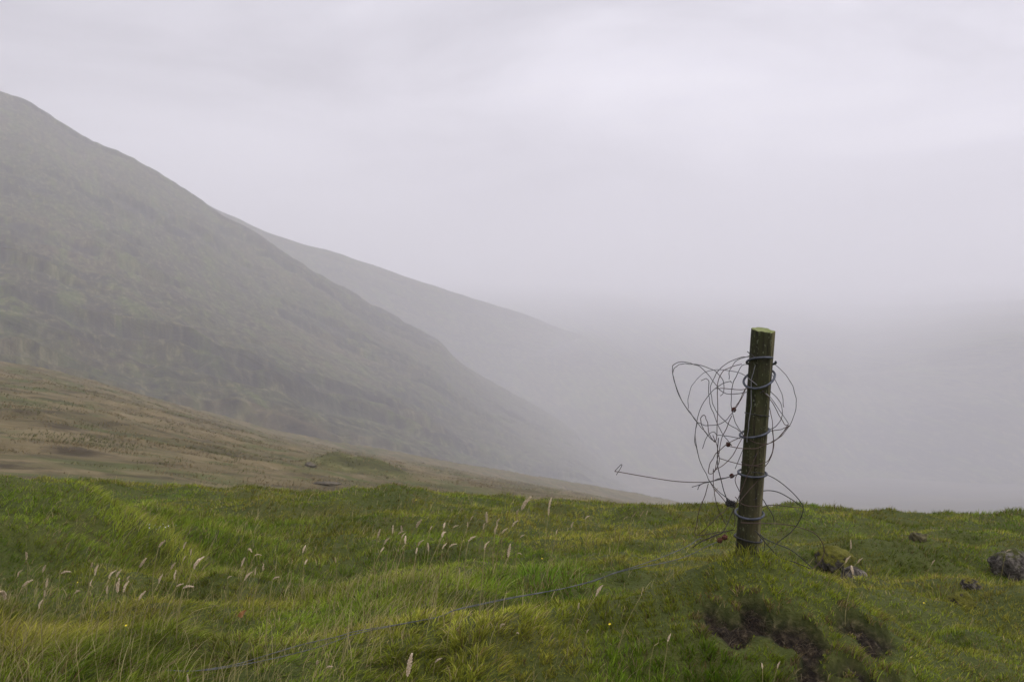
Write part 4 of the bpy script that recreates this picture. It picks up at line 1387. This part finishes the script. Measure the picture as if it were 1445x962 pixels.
# ------------------------------------------------------------------ light, air, camera
def build_world():
    w = bpy.data.worlds.new('World'); SC.world = w; w.use_nodes = True
    nt = w.node_tree; nt.nodes.clear()
    N = nt.nodes.new; L = nt.links.new
    out = N('ShaderNodeOutputWorld'); bg = N('ShaderNodeBackground'); bg.inputs['Strength'].default_value = .1
    L(bg.outputs[0], out.inputs['Surface'])
    sky = N('ShaderNodeTexSky'); sky.sky_type = 'NISHITA'; sky.sun_disc = False
    sky.sun_elevation = math.radians(46); sky.sun_rotation = math.radians(135)
    hs = N('ShaderNodeHueSaturation'); hs.inputs['Saturation'].default_value = .25
    L(sky.outputs[0], hs.inputs['Color'])
    tc = N('ShaderNodeTexCoord')
    sp = N('ShaderNodeSeparateXYZ'); L(tc.outputs['Generated'], sp.inputs[0])
    mx = N('ShaderNodeMath'); mx.operation = 'MAXIMUM'; mx.inputs[1].default_value = 0; L(sp.outputs[2], mx.inputs[0])
    # overcast gradient, zenith raised past CIE to lift grass and mist
    ma = N('ShaderNodeMath'); ma.operation = 'MULTIPLY_ADD'; ma.inputs[1].default_value = SKY_GRAD; ma.inputs[2].default_value = 1.0; L(mx.outputs[0], ma.inputs[0])
    mp = N('ShaderNodeMapping'); mp.inputs['Scale'].default_value = (1.0, 1.0, 3.4); mp.inputs['Location'].default_value = (.35, .2, .1)
    L(tc.outputs['Generated'], mp.inputs['Vector'])
    no = N('ShaderNodeTexNoise'); no.inputs['Scale'].default_value = 2.6; no.inputs['Detail'].default_value = 5; no.inputs['Roughness'].default_value = .5
    no.inputs['Distortion'].default_value = .4
    L(mp.outputs[0], no.inputs['Vector'])
    rp = N('ShaderNodeValToRGB'); e = rp.color_ramp.elements
    e[0].position = .36; e[0].color = (.42, .42, .44, 1); e[1].position = .66; e[1].color = (1.12, 1.11, 1.13, 1)
    L(no.outputs['Fac'], rp.inputs['Fac'])
    cl = N('ShaderNodeMix'); cl.data_type = 'RGBA'; cl.blend_type = 'MULTIPLY'; cl.inputs[0].default_value = 1
    L(rp.outputs[0], cl.inputs[6]); cl.inputs[7].default_value = (*[SKY_L * c for c in SKY_TINT], 1)
    sc = N('ShaderNodeVectorMath'); sc.operation = 'SCALE'; L(cl.outputs[2], sc.inputs[0]); L(ma.outputs[0], sc.inputs['Scale'])
    gx = N('ShaderNodeMath'); gx.operation = 'MULTIPLY_ADD'; gx.inputs[1].default_value = .60; gx.inputs[2].default_value = 1.0; L(sp.outputs[0], gx.inputs[0])
    gm = N('ShaderNodeMath'); gm.operation = 'MULTIPLY'; L(gx.outputs[0], gm.inputs[0]); L(ma.outputs[0], gm.inputs[1]); L(gm.outputs[0], sc.inputs['Scale'])
    fin = N('ShaderNodeMix'); fin.data_type = 'RGBA'; fin.inputs[0].default_value = .9
    L(hs.outputs[0], fin.inputs[6]); L(sc.outputs[0], fin.inputs[7])
    L(fin.outputs[2], bg.inputs['Color'])

    s = bpy.data.lights.new('sun', 'SUN'); s.energy = SUN_E; s.angle = math.radians(35); s.color = (1, .965, .92)
    so = bpy.data.objects.new('sun', s); COL.objects.link(so)
    # soft light through the cloud from behind the right shoulder
    az, el = math.radians(135), math.radians(46)
    dv = np.array([math.sin(az) * math.cos(el), math.cos(az) * math.cos(el), math.sin(el)])
    from mathutils import Vector
    so.rotation_euler = Vector(dv).to_track_quat('Z', 'Y').to_euler()
    so.location = (0, 0, 50)


def build_haze():
    hx, y0, y1, z0, z1_ = 9000, -9000, 9000, -236, HAZE_TOP
    V = np.array([(x, y, z) for x in (-hx, hx) for y in (y0, y1) for z in (z0, z1_)], float)
    Q = np.array([(0, 1, 3, 2), (4, 6, 7, 5), (0, 4, 5, 1), (2, 3, 7, 6), (0, 2, 6, 4), (1, 5, 7, 3)])
    me = mesh_np('haze', V, Q, None, smooth=False)
    t = NT('mist')
    v = t.n('ShaderNodeVolumePrincipled')
    v.inputs['Color'].default_value = (*HAZE_C, 1)
    v.inputs['Density'].default_value = HAZE_D
    v.inputs['Anisotropy'].default_value = .0
    t.link(v.outputs[0], t.out.inputs['Volume'])
    o = obj('haze', me, t.m)
    tag(o, 'pale grey mist filling the valley and veiling the hills', 'mist', kind='stuff')


def build_camera():
    c = bpy.data.cameras.new('camera'); o = bpy.data.objects.new('camera', c); COL.objects.link(o)
    o.location = tuple(EYE); o.rotation_euler = (math.pi / 2 - PITCH, 0, 0)
    c.sensor_width = 36; c.lens = 36 * F / 1445
    c.clip_start = .05; c.clip_end = 40000
    c.dof.use_dof = True; c.dof.focus_distance = 4.75; c.dof.aperture_fstop = 7.1
    SC.camera = o


SKY_L, SKY_GRAD, SKY_TINT = 6.35, 2.8, (1.0, .988, 1.062)
SUN_E = 1.3
HAZE_D, HAZE_C, HAZE_TOP = .00073, (.972, .966, 1.0), 480

build_world(); build_haze(); build_camera()
build_ground(); build_hills()
build_post(); build_rings(); build_tangle(); build_fallen_wire()
build_stones(); build_stalks(); build_flowers()
build_grass(); build_dry_grass(); build_moor_grass()

SC.render.engine = 'CYCLES'
cy = SC.cycles
cy.use_denoising = True
try:
    cy.denoiser = 'OPENIMAGEDENOISE'; cy.denoising_prefilter = 'ACCURATE'
except Exception:
    pass
cy.max_bounces = 10; cy.diffuse_bounces = 3; cy.glossy_bounces = 2; cy.transmission_bounces = 3; cy.volume_bounces = 8; cy.transparent_max_bounces = 4
cy.caustics_reflective = False; cy.caustics_refractive = False
SC.view_settings.view_transform = 'Standard'; SC.view_settings.look = 'None'
SC.view_settings.exposure = 0.1; SC.view_settings.gamma = 1
